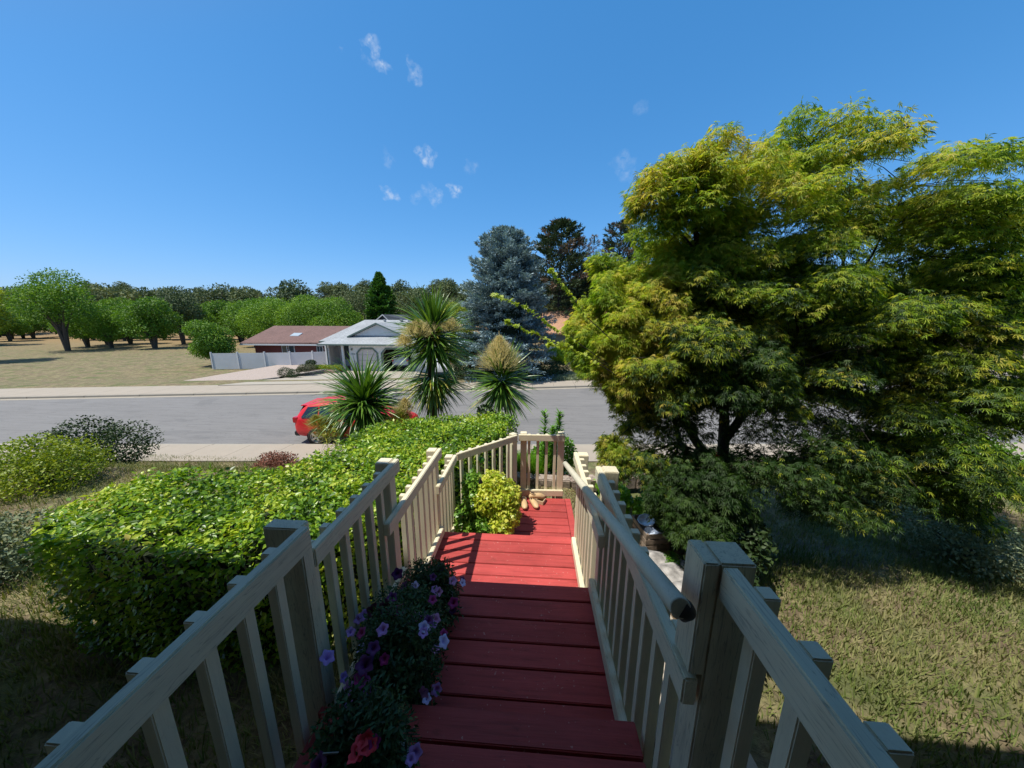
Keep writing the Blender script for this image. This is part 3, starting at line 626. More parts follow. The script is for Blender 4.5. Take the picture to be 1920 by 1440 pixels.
#@@CARS
CARRED = NT('red_car_paint'); CARRED.color((.62, .012, .02)); CARRED.set(Roughness=.38, Coat_Weight=.25, Coat_Roughness=.1); CARRED = CARRED.m
CARWHT = NT('white_car_paint'); CARWHT.color((.62, .64, .66)); CARWHT.set(Roughness=.25, Coat_Weight=.6); CARWHT = CARWHT.m
TYRE = plain('tyre_rubber', (.02, .02, .02), .85, .2, 30); RIM = plain('alloy_rim', (.5, .5, .52), .28, .1, 8, metallic=.9)
CGL = plain('car_glass', (.015, .018, .02), .04, 0, spec=1); LAMPR = plain('tail_light', (.5, .02, .03), .15, .05, spec=.9); BLKP = plain('black_plastic', (.02, .02, .022), .55, .1)
def make_car(name, label, loc, rz, paintm, hatch=True, group=None):
    """car pointing along +x, origin on the ground at its centre; half-width profile lofted along the length"""
    t = thing(name, label, 'car', loc, group); t.rotation_euler = (0, 0, rz); ORG[t.name] = np.zeros(3)
    # station: x, sill z, belt z, roof z, half width at sill, belt, roof
    S = [(-2.22, .48, .78, .84, .62, .70, .66), (-2.16, .30, .98, 1.06, .80, .84, .74), (-2.02, .26, 1.05, 1.30, .87, .88, .70), (-1.80, .25, 1.04, 1.55, .90, .90, .66), (-1.2, .24, 1.02, 1.64, .91, .91, .68),
         (-.3, .24, .99, 1.66, .92, .92, .69), (.35, .24, .97, 1.60, .92, .92, .67), (.75, .24, .96, 1.40, .92, .92, .66), (1.15, .24, .95, 1.06, .91, .90, .74), (1.7, .26, .90, .96, .89, .87, .72), (2.08, .30, .76, .84, .80, .78, .66), (2.22, .45, .62, .68, .62, .62, .55)]
    V = []; 
    for x, zs, zb, zr, ws, wb, wr in S:
        zm = (zs+zb)/2
        half = [(0, zs), (ws*.75, zs), (ws, zs+.10), (wb+.015, zm), (wb, zb-.04), (wb*.985, zb), (wr+.03, zr-.07), (wr*.86, zr-.005), (0, zr+.015)]
        V += [(x, y, z) for y, z in half]+[(x, -y, z) for y, z in half[-2:0:-1]]
    n = 16; Fc = []
    for i in range(len(S)-1):
        for k in range(n):
            k2 = (k+1) % n; Fc.append((i*n+k, (i+1)*n+k, (i+1)*n+k2, i*n+k2))
    Fc.append(tuple(range(n))); Fc.append(tuple((len(S)-1)*n+k for k in range(n))[::-1])
    body = mk('body', V, Fc, paintm, t, smooth=True)
    md = body.modifiers.new('s', 'SUBSURF'); md.levels = md.render_levels = 2
    # windows: glass panels sitting 4 mm proud of the body sides
    def side_panel(nm, pts, mat, off=.012):
        for s in (1, -1):
            Vp = []
            for x, z in pts:
                f = (z-1.0)/.58; y = .915-(.915-.715)*max(0, min(1, f))
                Vp.append((x, s*(y+off), z))
            m_ = len(Vp); Vp += [(x, y-s*.03, z) for x, y, z in Vp]
            F_ = [tuple(range(m_))[::-s], tuple(range(m_, 2*m_))[::s]]+[(i, (i+1) % m_, (i+1) % m_+m_, i+m_)[::s] for i in range(m_)]
            mk(nm, Vp, F_, mat, t)
    side_panel('side_window', [(-1.85, 1.10), (-1.25, 1.08), (-1.25, 1.50), (-1.62, 1.48)], CGL)
    side_panel('side_window', [(-1.17, 1.08), (-.32, 1.06), (-.32, 1.52), (-1.17, 1.51)], CGL)
    side_panel('side_window', [(-.24, 1.06), (.88, 1.04), (.42, 1.45), (-.24, 1.51)], CGL)
    mk('windscreen', [(.62, -.64, 1.50), (.62, .64, 1.50), (1.16, .74, 1.07), (1.16, -.74, 1.07)], [(0, 1, 2, 3)], CGL, t)
    mk('rear_window', [(-2.09, -.64, 1.16), (-2.09, .64, 1.16), (-1.88, .60, 1.50), (-1.88, -.60, 1.50)], [(0, 1, 2, 3)], CGL, t)
    for s in (1, -1):
        o = boxes('tail_light', [(-2.20, -2.00, s*.66 if s > 0 else -.87, s*.87 if s > 0 else -.66, .88, 1.10)], LAMPR, t, .02)
        boxes('door_handle', [(-.45, -.27, s*.925-.02, s*.925+.02, .90, .93), (-1.35, -1.17, s*.915-.02, s*.915+.02, .91, .94)], paintm, t, .006)
        boxes('mirror', [(.62, .80, s*1.0-.10, s*1.0+.10, 1.02, 1.17)], paintm, t, .03)
        boxes('sill', [(-1.05, 1.0, s*.89-.03, s*.89+.03, .20, .30)], BLKP, t, .01)
    boxes('rear_bumper', [(-2.27, -2.05, -.78, .78, .32, .52)], BLKP, t, .04)
    boxes('spoiler', [(-2.02, -1.72, -.56, .56, 1.46, 1.50)], paintm, t, .015)
    for x in (-1.32, 1.38):
        for s in (1, -1):
            y = s*.86
            def lt(prof, sg=28):
                Vv, Ff = lathe(prof, (0, 0, 0), sg); return [(x+a, y+s*c, .34+b) for a, b, c in Vv], Ff
            Vv, Ff = lt([(.375, -.16), (.392, -.05), (.392, .035), (.375, .04)]); mk('wheel_arch', Vv, Ff, BLKP, t)
            Vv, Ff = lt([(.22, -.12), (.33, -.11), (.345, -.08), (.345, .05), (.32, .075), (.245, .07)]); w = mk('wheel', Vv, Ff, TYRE, t, smooth=True)
            Vv, Ff = lt([(.0, .02), (.05, .055), (.06, .03), (.06, 0), (.19, .0), (.215, .02), (.235, .068), (.248, .068)], 30)
            mk('rim', Vv, Ff, BLKP if False else RIM, w)
            Vs_, Fs_ = [], []
            for k in range(5):
                a = k*2*math.pi/5; c_, s_ = math.cos(a), math.sin(a)
                for u0, u1, v0 in ((.04, .225, .032), ):
                    q_ = [(u0, -v0), (u1, -v0*1.3), (u1, v0*1.3), (u0, v0)]; nn_ = len(Vs_)
                    for dz_ in (.0, .065): Vs_ += [(x+u*c_-v*s_, y+s*dz_, .34+u*s_+v*c_) for u, v in q_]
                    Fs_ += [tuple(i+nn_ for i in f) for f in BF]
            mk('spoke', Vs_, Fs_, RIM, w)
            Vv, Ff = lt([(.21, .004), (.06, .004)]); mk('hub', Vv, Ff, BLKP, w)
    return t
make_car('parked_car', 'bright red hatchback parked at the kerb behind the spiky palms', (-6.95, 12.17, ROAD_Z), R_(3.8), CARRED)
make_car('parked_car', 'white car standing inside the dark open garage', (-13.55, YF+3.2, G0), R_(90), CARWHT)
make_car('parked_car', 'white car on the driveway behind the tall palm', (-8.2, 29.2, -5.3), R_(95), CARWHT)

#@@PLANTS
# ------------------------------------------------------------------ foliage materials
HEDGE = leafmat('hedge_leaf', [(.03, .07, .008), (0.054, 0.123, 0.010), (0.116, 0.246, 0.016), (0.217, 0.377, 0.022), (0.403, 0.522, 0.035), (0.527, 0.609, 0.080), (.40, .26, .09)], .38, .3, 1.6, spec=.5)
CORE = plain('foliage_shade_core', (.012, .022, .006), .9, .3, 8)  # near-black fill colour, stands for the shade inside foliage
MAPLE = leafmat('maple_leaf', [(.06, .14, .012), (.15, .27, .018), (.27, .40, .028), (.42, .48, .045), (.54, .50, .08), (.60, .46, .17)], .5, .45, 1.1, mixn=.5)
MAPLED = leafmat('shaded_green_maple_leaf', [(.010, .032, .006), (.022, .060, .009), (.045, .10, .013), (.10, .17, .025)], .5, .3, 1.4)  # darker, greener leaf copy; the crown's own shade is put into the colour
SHOOT = leafmat('young_shoot_leaf', [(.20, .34, .02), (.36, .46, .03), (.45, .52, .06)], .45, .45, 2)
PALM = leafmat('cordyline_leaf', [(0.033, 0.090, 0.012), (0.068, 0.158, 0.019), (0.112, 0.225, 0.026), (0.195, 0.315, 0.048)], .32, .18, 1, spec=.6, mixn=.2)
PALMY = leafmat('yellowing_cordyline_leaf', [(0.120, 0.204, 0.020), (0.288, 0.324, 0.030), (0.456, 0.408, 0.060), (0.504, 0.432, 0.140)], .4, .25, 1, mixn=.2)
PALMD = leafmat('dead_cordyline_leaf', [(.04, .03, .015), (.09, .06, .03), (.14, .10, .05)], .7, .1, 1)
PANI = leafmat('cream_flower_panicle', [(.50, .43, .20), (.68, .60, .32), (.80, .73, .48)], .6, .45, 3, tcol=(1.1, 1.05, .8))
PANG = leafmat('seed_panicle', [(0.240, 0.216, 0.052), (0.360, 0.297, 0.091), (0.264, 0.324, 0.065), (0.480, 0.378, 0.156)], .6, .25, 3)
SPRUCE = leafmat('blue_spruce_needles', [(.045, .075, .085), (.12, .185, .205), (.20, .29, .32), (.30, .41, .45), (.42, .53, .57)], .6, .08, .5, mixn=.3)
DARKC = leafmat('dark_conifer_needles', [(.012, .026, .012), (.026, .055, .022), (.05, .09, .032), (.10, .12, .045)], .7, .05, .35, mixn=.5)
BROWNC = leafmat('dying_conifer_needles', [(.10, .07, .05), (.19, .13, .09), (.26, .19, .14), (.09, .10, .06)], .8, .05, .6, mixn=.4)
BGREEN = leafmat('bright_green_leaf', [(0.042, 0.115, 0.012), (0.084, 0.196, 0.018), (0.144, 0.276, 0.025), (0.216, 0.345, 0.040)], .6, .3, .25, mixn=.5)
OAK = leafmat('oak_leaf', [(0.042, 0.075, 0.036), (0.078, 0.119, 0.052), (0.120, 0.156, 0.072), (0.168, 0.188, 0.091)], .7, .15, .12, mixn=.5)
POPL = leafmat('poplar_leaf', [(0.026, 0.088, 0.012), (0.052, 0.150, 0.020), (0.098, 0.225, 0.030)], .55, .2, .4, mixn=.4)
YSHR = leafmat('yellow_green_shrub_leaf', [(0.104, 0.182, 0.012), (0.221, 0.299, 0.020), (0.390, 0.429, 0.030)], .5, .3, .6)
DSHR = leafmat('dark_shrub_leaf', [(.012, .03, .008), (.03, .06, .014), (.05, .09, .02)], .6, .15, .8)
IVY = leafmat('yellow_ivy_leaf', [(0.138, 0.253, 0.015), (0.322, 0.437, 0.030), (0.552, 0.598, 0.060), (0.690, 0.690, 0.140), (0.253, 0.391, 0.030)], .38, .35, 3, mixn=.25)
IVYG = leafmat('green_ivy_leaf', [(0.039, 0.117, 0.012), (0.091, 0.221, 0.020), (0.208, 0.390, 0.040), (0.442, 0.546, 0.120)], .35, .3, 3, mixn=.25)
PET = leafmat('petunia_foliage', [(.10, .13, .05), (0.018, 0.050, 0.018), (0.036, 0.094, 0.030), (0.054, 0.132, 0.045), (0.081, 0.154, 0.060)], .6, .2, 5)
LILY = leafmat('lily_leaf', [(0.065, 0.182, 0.015), (0.117, 0.286, 0.020), (0.195, 0.390, 0.035)], .38, .3, 3)
GRASSM = leafmat('bright_grass_blade', [(.08, .22, .012), (.14, .34, .02), (.24, .42, .04)], .4, .35, 2)
JUNI = leafmat('pale_juniper', [(.12, .17, .09), (.22, .27, .15), (.28, .30, .18)], .8, .1, 2)
HEATH = leafmat('red_heather', [(.16, .06, .04), (.26, .10, .07), (.20, .12, .07)], .8, .1, 2)
ORANGE = leafmat('orange_shrub', [(.30, .13, .02), (.40, .22, .03), (.24, .20, .03)], .6, .25, 2)

def solid_core(name, pts, mat, parent, seed=0):
    pass
def inpoly(P, poly):
    x, y = P[:, 0], P[:, 1]; r = np.zeros(len(P), bool); n = len(poly)
    for i in range(n):
        (x1, y1), (x2, y2) = poly[i], poly[(i+1) % n]
        c = ((y1 > y) != (y2 > y)) & (x < (x2-x1)*(y-y1)/((y2-y1) or 1e-9)+x1); r ^= c
    return r
# ------------------------------------------------------------------ big clipped hedge left of the steps
HT = -1.93
hp = [(-.33, 6.0), (-.45, 5.45), (-.80, 4.85), (-1.12, 4.15), (-1.32, 3.5), (-1.42, 3.1), (-1.52, 2.7), (-1.75, 2.45), (-2.3, 2.2), (-3.2, 2.1), (-4.3, 2.2), (-4.9, 2.7), (-4.6, 3.3), (-3.3, 3.6), (-3.05, 4.15), (-2.92, 4.9), (-2.5, 5.55), (-1.8, 6.15), (-.6, 6.35)]
hd = thing('hedge', 'broad clipped hedge with glossy yellow green leaves left of the steps', 'hedge', (-2, 4.2, -3.3))
def htop(x, y): return HT+.045*mnoise.noise(Vector((x*5, y*5, 3)))+.05*math.sin(x*2.1+y*1.3)+.05*mnoise.noise(Vector((x*1.7, y*1.7, 0)))-.05*max(0, y-5.2)
ctr = np.mean(hp, 0); 
def inset(poly, d):
    out_ = []; n = len(poly)
    for i in range(n):
        a = np.array(poly[i-1]); b = np.array(poly[i]); c = np.array(poly[(i+1) % n]); e = unit(c-a); nn = np.array([e[1], -e[0]])
        q = b+nn*d
        out_.append(tuple(q))
    return out_
def area(p): return sum(p[i-1][0]*p[i][1]-p[i][0]*p[i-1][1] for i in range(len(p)))/2
sgn = 1 if area(hp) < 0 else -1
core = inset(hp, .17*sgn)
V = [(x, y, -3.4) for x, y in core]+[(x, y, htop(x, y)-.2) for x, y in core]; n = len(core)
mk('shade_core', V, [tuple(range(n, 2*n))]+[(i, (i+1) % n, (i+1) % n+n, i+n) for i in range(n)], CORE, hd)  # added dark body under the leaves, its colour painted as inner shade
P = np.stack([rng.uniform(-5, 0, 62000), rng.uniform(2, 6.5, 62000)], 1); P = P[inpoly(P, hp)]
nt = len(P); z = np.array([htop(x, y) for x, y in P])+rng.normal(0, .022, nt)-np.abs(rng.normal(0, .08, nt))*(rng.random(nt) < .6)
top = np.column_stack([P, z]); parts = []; pn = np.array([mnoise.noise(Vector((x*3.2, y*3.2, 9))) for x, y in P]); kp = rng.random(nt) > np.clip((-.05-pn)*2.4, 0, .72); top = top[kp]; nt = len(top)
N = unit(np.array([0, 0, 1.])+rng.normal(0, .8, (nt, 3))); A = unit(rdir(nt)*[1, 1, .35]+[0, 0, .15])
parts.append(leaf_mesh(top, A, N, rng.uniform(.032, .085, nt), rng.uniform(.024, .046, nt)))
sp, sn = [], []
for i in range(len(hp)):
    a = np.array(hp[i]); b = np.array(hp[(i+1) % len(hp)]); L_ = np.linalg.norm(b-a); e = (b-a)/L_; nn = np.array([-e[1], e[0]])*sgn
    k = int(L_*1700)
    s_ = rng.random(k); dep = rng.normal(0, .035, k)+.02
    q = a+(b-a)*s_[:, None]+nn*dep[:, None]; zz = HT-.02-1.35*rng.random(k)
    q = q-nn*(.10*np.clip((HT-.15-zz), 0, 1))[:, None]
    sp.append(np.column_stack([q, zz])); sn.append(np.tile([*nn, .35], (k, 1)))
sp = np.concatenate(sp); sn = np.concatenate(sn); k = len(sp)
parts.append(leaf_mesh(sp, unit(rdir(k)+[0, 0, -.3]), unit(sn+rng.normal(0, .5, (k, 3))), rng.uniform(.04, .07, k), rng.uniform(.025, .038, k)))
# stray shoots sticking up
k = 500; q = top[rng.choice(nt, k)]
for j in range(7):
    parts.append(leaf_mesh(q+np.array([0, 0, .012*j])+rng.normal(0, .004, (k, 3)), unit(rdir(k)*[1, 1, .4]+[0, 0, .5]), unit(rdir(k)+[0, 0, 1]), .04, .024))
V, Fc = catm(parts); mk('foliage', V, Fc, HEDGE, hd)

# ------------------------------------------------------------------ spiky cordyline palms
def panicle(c, h, w, n, mat, parent, name='flower_head', lean=(0, 0)):
    """dense cone of fine curved branchlets"""
    t = rng.random(n)**.8; az = rng.random(n)*2*np.pi
    r0 = w*(1-t)*.55*rng.random(n)**.5; z0 = t*h*.85
    P = np.array(c)+np.stack([np.cos(az)*r0+lean[0]*t, np.sin(az)*r0+lean[1]*t, z0], 1)
    L_ = w*(.10+.5*(1-t))*rng.uniform(.6, 1.25, n)
    V, Fc = blade_mesh(P, az+rng.normal(0, .4, n), rng.uniform(-.1, 1.0, n), L_, np.full(n, .008), -rng.uniform(.3, 1.2, n), 3)
    tb = tube([([c, np.array(c)+[lean[0]*.5, lean[1]*.5, h*.5], np.array(c)+[lean[0], lean[1], h]], [.015, .01, .004])], 6)
    V, Fc = catm([(V, Fc), tb]); return mk(name, V, Fc, mat, parent)
def palm(label, base, ztop, heads, flowers, tr=.085, nm='cordyline_palm', skirt=0):
    t = thing(nm, label, 'palm', base, 'spiky palms between hedge and road')
    b = np.array(base, float); q = np.array([b[0]+.03, b[1], ztop])
    pts = [b+(q-b)*s+np.array([.02*math.sin(7*s), 0, 0]) for s in np.linspace(0, 1, 10)]
    tb = tube([(pts, [tr*1.25]+[tr*(1+.06*math.sin(i*5)) for i in range(9)])], 12)
    k = 420; s_ = rng.random(k); az = rng.random(k)*2*np.pi; pp = b+(q-b)*s_[:, None]+np.stack([np.cos(az), np.sin(az), np.zeros(k)], 1)*tr*.9
    st = leaf_mesh(pp, np.stack([np.cos(az)*.7, np.sin(az)*.7, np.full(k, .9)], 1), np.stack([np.cos(az), np.sin(az), np.zeros(k)], 1), .055, .04)
    V, Fc = catm([tb, st]); mk('trunk', V, Fc, BARK_F, t)
    for (hx, hy, hz, n, L_, elo, ehi, mat, curve) in heads:
        az = rng.random(n)*2*np.pi; el = rng.uniform(elo, ehi, n); P = np.array([hx, hy, hz])+rng.normal(0, .03, (n, 3))+np.stack([np.cos(az)*.06, np.sin(az)*.06, el*.12], 1)
        V, Fc = blade_mesh(P, az, el, 1.26*L_*rng.uniform(.7, 1.08, n), rng.uniform(.050, .075, n), rng.uniform(curve*.5, curve*1.3, n), 6, .35)
        mk('leaf_crown', V, Fc, mat, t)
    for f in flowers: panicle(f[0], f[1], f[2], f[3], f[4], t, lean=f[5] if len(f) > 5 else (0, 0))
    return t
Y1 = 8.4; c1 = atY(683, 762, Y1)
palm('broad left palm with a round dark green crown hiding its trunk', (c1[0], Y1, -4.2), c1[2],
     [(c1[0], Y1, c1[2]+.08, 260, 1.10, -.1, 1.45, PALM, .9), (c1[0], Y1, c1[2]-.05, 260, 1.18, -.6, .6, PALM, 1.3), (c1[0], Y1, c1[2]-.25, 150, .80, -1.3, -.7, PALM, .4), (c1[0], Y1, c1[2]-.3, 40, .85, -1.5, -1.1, PALMD, .2)],
     [(atY(750, 805, Y1-.3), .75, .60, 2200, PANG, (.10, 0)), (atY(625, 820, Y1-.6), .62, .62, 2400, PANG, (-.12, 0)), (atY(603, 800, Y1-.6), .35, .5, 1100, PANG, (-.15, 0)), (atY(757, 775, Y1-.2), .5, .45, 900, PANI, (.05, 0)), (atY(640, 775, Y1-.5), .3, .4, 700, PANI, (-.1, 0))])
Y2 = 9.0; c2 = atY(812, 640, Y2); c2b = atY(812, 715, Y2); b2 = atY(812, 790, Y2)
palm('tallest palm, in the middle, with tiers of leaves and cream flowers at its top', (b2[0], Y2, -4.5), c2[2]+.2,
     [(c2[0], Y2, c2[2]+.25, 170, .95, .2, 1.45, PALM, .5), (c2[0], Y2, c2[2]+.1, 220, 1.0, -.5, .6, PALM, .6), (c2[0], Y2, c2[2]-.2, 120, 1.05, -.8, .1, PALM, .5),
      (c2b[0], Y2, c2b[2]+.15, 150, .98, -.9, .1, PALM, .6), (c2b[0], Y2, c2b[2]+.1, 60, 1.0, -.8, .1, PALMY, .6), (c2b[0], Y2, c2b[2]-.1, 60, .85, -1.3, -.8, PALM, .3), (c2[0], Y2, c2[2], 26, .9, -.4, .5, PALMY, .7), (c2b[0], Y2, c2b[2]-.2, 16, .6, -1.5, -1.3, PALMD, .2)],
     [(atY(786, 632, Y2-.62), .50, .66, 1700, PANI, (-.05, 0)), (atY(842, 622, Y2-.3), .42, .46, 1100, PANI, (.08, 0)), (atY(762, 650, Y2-.5), .36, .42, 1000, PANI, (-.1, 0))], .095)
Y3 = 8.6; c3 = atY(940, 716, Y3); b3 = atY(938, 800, Y3)
palm('smaller right palm with a cone of cream flowers standing above its leaves', (b3[0], Y3, -4.3), c3[2],
     [(c3[0], Y3, c3[2]+.1, 70, .80, .35, 1.45, PALM, .25), (c3[0], Y3, c3[2], 140, .82, -.3, .5, PALM, .45), (c3[0], Y3, c3[2]-.08, 110, .92, -1.1, -.35, PALM, .45), (c3[0], Y3, c3[2]-.1, 26, .9, -1.2, -.4, PALMY, .4)],
     [(atY(936, 692, Y3-.05), 1.02, .80, 2600, PANI)], .075)

# ------------------------------------------------------------------ trees
def conifer(name, label, base, top, prof, nbr, per, mat, mat2=None, frac2=0, sl_=.30, sw=.075, tr=.22, droop=.15, seed=1, cat='tree', group=None, gaps=0., coreR=0):
    r = np.random.default_rng(seed); t = thing(name, label, cat, base, group); b = np.array(base, float); H = top-b[2]
    V, Fc = tube([([b+[0, 0, H*s] for s in (0, .1, .4, .7, .98)], [tr*1.3, tr, tr*.7, tr*.4, .02])], 9); 
    br = []; LP, LA, LN, LL, M2 = [], [], [], [], []
    for k in range(nbr):
        s = 1-(k+r.random())/nbr; s = s**.85                       # height fraction
        if gaps and r.random() < gaps: continue
        R0 = np.interp(1-s, [p[0] for p in prof], [p[1] for p in prof])*r.uniform(.72, 1.12)
        az = r.random()*2*math.pi; z0 = b[2]+H*s; up = .55*s+.02-droop*(1-s)
        d = np.array([math.cos(az), math.sin(az), up]); p0 = np.array([b[0], b[1], z0]); ptip = p0+d*R0
        if k % 3 == 0: br.append(([p0, p0+d*R0*.6-[0, 0, .04*R0], ptip], [.035, .02, .006]))
        m_ = max(6, int(per*(.25+.75*R0/prof[-1][1])))
        u = .30+.70*r.random(m_)**.7; side = np.array([-math.sin(az), math.cos(az), 0])
        wd = R0*.23*(1.15-u)*r.normal(0, .8, m_)
        P = p0+d*(R0*u)[:, None]+side*wd[:, None]+np.stack([np.zeros(m_), np.zeros(m_), r.normal(0, .05, m_)-.10*R0*(u*(1-u))], 1)
        A = unit(d*.8+side*(np.sign(wd)*.7)[:, None]+r.normal(0, .45, (m_, 3))+[0, 0, .25])
        LP.append(P); LA.append(A); LN.append(unit(r.normal(0, .5, (m_, 3))+[0, 0, 1])); LL.append(r.uniform(.6, 1.3, m_)*sl_); M2.append(np.full(m_, r.random() < frac2))
    # leader
    m_ = 60; P = b+np.stack([r.normal(0, .05, m_), r.normal(0, .05, m_), H*(.93+.07*r.random(m_))], 1); LP.append(P); LA.append(unit(r.normal(0, .35, (m_, 3))+[0, 0, 1])); LN.append(rdir(m_)); LL.append(np.full(m_, sl_)); M2.append(np.zeros(m_, bool))
    P, A, N, L_, M2 = map(np.concatenate, (LP, LA, LN, LL, M2))
    tb = catm([(V, Fc), tube(br, 5)]); mk('trunk', tb[0], tb[1], BARK_D, t)
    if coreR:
        vv, ff = lathe([(p[1]*coreR*(.8 if i % 2 else 1), H*(1-p[0])*.97) for i, p in enumerate(prof)], b, 16); mk('inner_shade_core', vv, ff, CORE, t)  # added dark cone, stands for shade between the branches
    V, Fc = leaf_mesh(P[~M2], A[~M2], N[~M2], L_[~M2], sw*L_[~M2]/sl_, .3); mk('crown', V, Fc, mat, t)
    if mat2 is not None and M2.any():
        V, Fc = leaf_mesh(P[M2], A[M2], N[M2], L_[M2], sw*L_[M2]/sl_, .3); mk('dying_branches', V, Fc, mat2, t)
    return t
YS = 25.6; sb = atY(950, 700, YS)
conifer('blue_spruce', 'large blue grey spruce with dense cone shape across the road', (atY(948, 700, YS)[0], YS, -4.85), atY(938, 432, YS)[2],
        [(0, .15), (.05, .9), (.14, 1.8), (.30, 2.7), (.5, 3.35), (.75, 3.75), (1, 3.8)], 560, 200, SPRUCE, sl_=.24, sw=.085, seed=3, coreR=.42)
YD = 40; 
conifer('conifer', 'tall dark evergreen with brown branches behind the blue spruce', (atY(1046, 650, YD)[0], YD, -5), atY(1045, 416, YD)[2],
        [(0, .25), (.08, 1.6), (.2, 2.9), (.45, 4.2), (.8, 4.8), (1, 4.8)], 420, 90, DARKC, BROWNC, .16, .40, .14, .3, .1, 5, gaps=.12)
conifer('conifer', 'half bare dying conifer, thin, right of the tall dark evergreen', (atY(1078, 650, 42)[0], 42, -5), atY(1078, 442, 42)[2],
        [(0, .3), (.12, 1.2), (.3, 1.8), (.6, 2.4), (1, 2.8)], 200, 44, DARKC, BROWNC, .7, .35, .08, .16, .0, 6, gaps=.2)
conifer('conifer', 'thin bare conifer top just above the maple, second from the right', (atY(1104, 650, 43)[0], 43, -5), atY(1104, 443, 43)[2],
        [(0, .3), (.12, 1.0), (.3, 1.5), (.6, 2.0), (1, 2.6)], 150, 36, DARKC, BROWNC, .8, .35, .07, .14, .0, 7, gaps=.3)
conifer('conifer', 'dark conifer with grey dead top rising behind the maple', (atY(1150, 650, 41)[0], 41, -5), atY(1148, 424, 41)[2],
        [(0, .6), (.06, 1.5), (.2, 2.4), (.5, 3.4), (1, 4)], 320, 80, DARKC, BROWNC, .38, .38, .12, .25, -.1, 8, gaps=.15)
conifer('conifer', 'wide dark conifer hidden low behind the terracotta roof', (atY(1100, 650, 46)[0], 46, -5), atY(1112, 500, 46)[2],
        [(0, .5), (.2, 2.6), (.6, 4.6), (1, 5)], 300, 80, DARKC, BROWNC, .12, .45, .16, .3, .1, 9)

def crown_tree(name, label, base, blobs_, n, mat, ls, tr=.2, group=None, cat='tree', branches=True, lw=.6, up=.3, inner=.6, bark=BARK):
    t = thing(name, label, cat, base, group); b = np.array(base, float); parts = []; ps = []
    tot_ = sum(r[0]*r[1] for c, r in blobs_)
    for c, r in blobs_:
        k = max(10, int(n*r[0]*r[1]/tot_)); P, d = blob(c, r, k, inner)
        P = P+rng.normal(0, .07, (k, 3))*np.array(r)
        parts.append(leaf_mesh(P, unit(rdir(k)+d*.4), unit(d+rng.normal(0, .6, (k, 3))+[0, 0, up]), ls*rng.uniform(.7, 1.3, k), ls*lw))
        if branches:
            m_ = b+(np.array(c)-b)*.5; m_[0] = b[0]+(c[0]-b[0])*.25; m_[1] = b[1]+(c[1]-b[1])*.25
            ps.append(([b, m_, np.array(c)], [tr, tr*.5, tr*.12]))
    V, Fc = catm(parts); mk('crown', V, Fc, mat, t)
    if branches:
        V, Fc = tube(ps, 6); mk('trunk', V, Fc, bark, t)
    return t
# bright green trees behind the garage house
def px_blobs(L): return [(atY(px, py, Y), (r, r*.9, r*rz_)) for px, py, Y, r, rz_ in L]
crown_tree('leafy_tree', 'wide bright green tree behind the red brown roof at left', (atY(590, 660, 50)[0], 50, -5),
           px_blobs([(600, 590, 50, 3.0, .8), (560, 600, 50, 3.2, .9), (630, 580, 50, 2.4, .8), (640, 605, 49, 2.6, .8), (575, 575, 51, 2.4, .8), (610, 615, 48, 2.4, .8), (520, 590, 51, 3, .9), (660, 600, 51, 1.8, .8), (480, 600, 50, 2.6, .9)]), 26000, BGREEN, .24, .3)
crown_tree('leafy_tree', 'olive green tree mass just left of the pointed poplar', (atY(665, 660, 60)[0], 60, -4),
           px_blobs([(665, 575, 60, 3, .9), (650, 590, 60, 2.6, .9), (680, 600, 59, 2.4, .9)]), 9000, OAK, .28, .25)
conifer('poplar', 'pointed dense green tree rising behind the grey roof', (atY(720, 640, 58)[0], 58, -4), atY(717, 513, 58)[2],
        [(0, .15), (.15, .9), (.35, 1.8), (.6, 2.7), (1, 3.1)], 520, 60, POPL, sl_=.42, sw=.24, tr=.25, droop=-.5, seed=12)
crown_tree('shrub', 'yellow green shrub glowing behind the top of the tallest palm', (atY(862, 680, 29)[0], 29, -4.9),
           px_blobs([(862, 610, 29, 1.3, 1.1), (850, 590, 29.3, 1.1, 1), (872, 640, 28.7, 1.2, 1.1), (850, 650, 29, 1.2, 1.1), (868, 590, 29.4, .8, .9)]), 12000, YSHR, .13, .12, cat='shrub')
crown_tree('shrub', 'green shrub at the left foot of the blue spruce', (atY(878, 690, 26)[0], 25.2, -4.9),
           px_blobs([(880, 650, 25.2, 1.0, 1.1), (870, 680, 25, 1.0, .9), (893, 672, 24.9, .9, .9)]), 7000, DSHR, .11, .1, cat='shrub')
crown_tree('shrub', 'pale chartreuse shrub beside the maple, under the terracotta roof', (atY(1046, 690, 26)[0], 26.5, -4.9),
           px_blobs([(1046, 665, 26.5, .75, .8), (1056, 672, 26.3, .6, .8), (1038, 662, 26.6, .5, .7)]), 3200, SHOOT, .13, .08, cat='shrub')
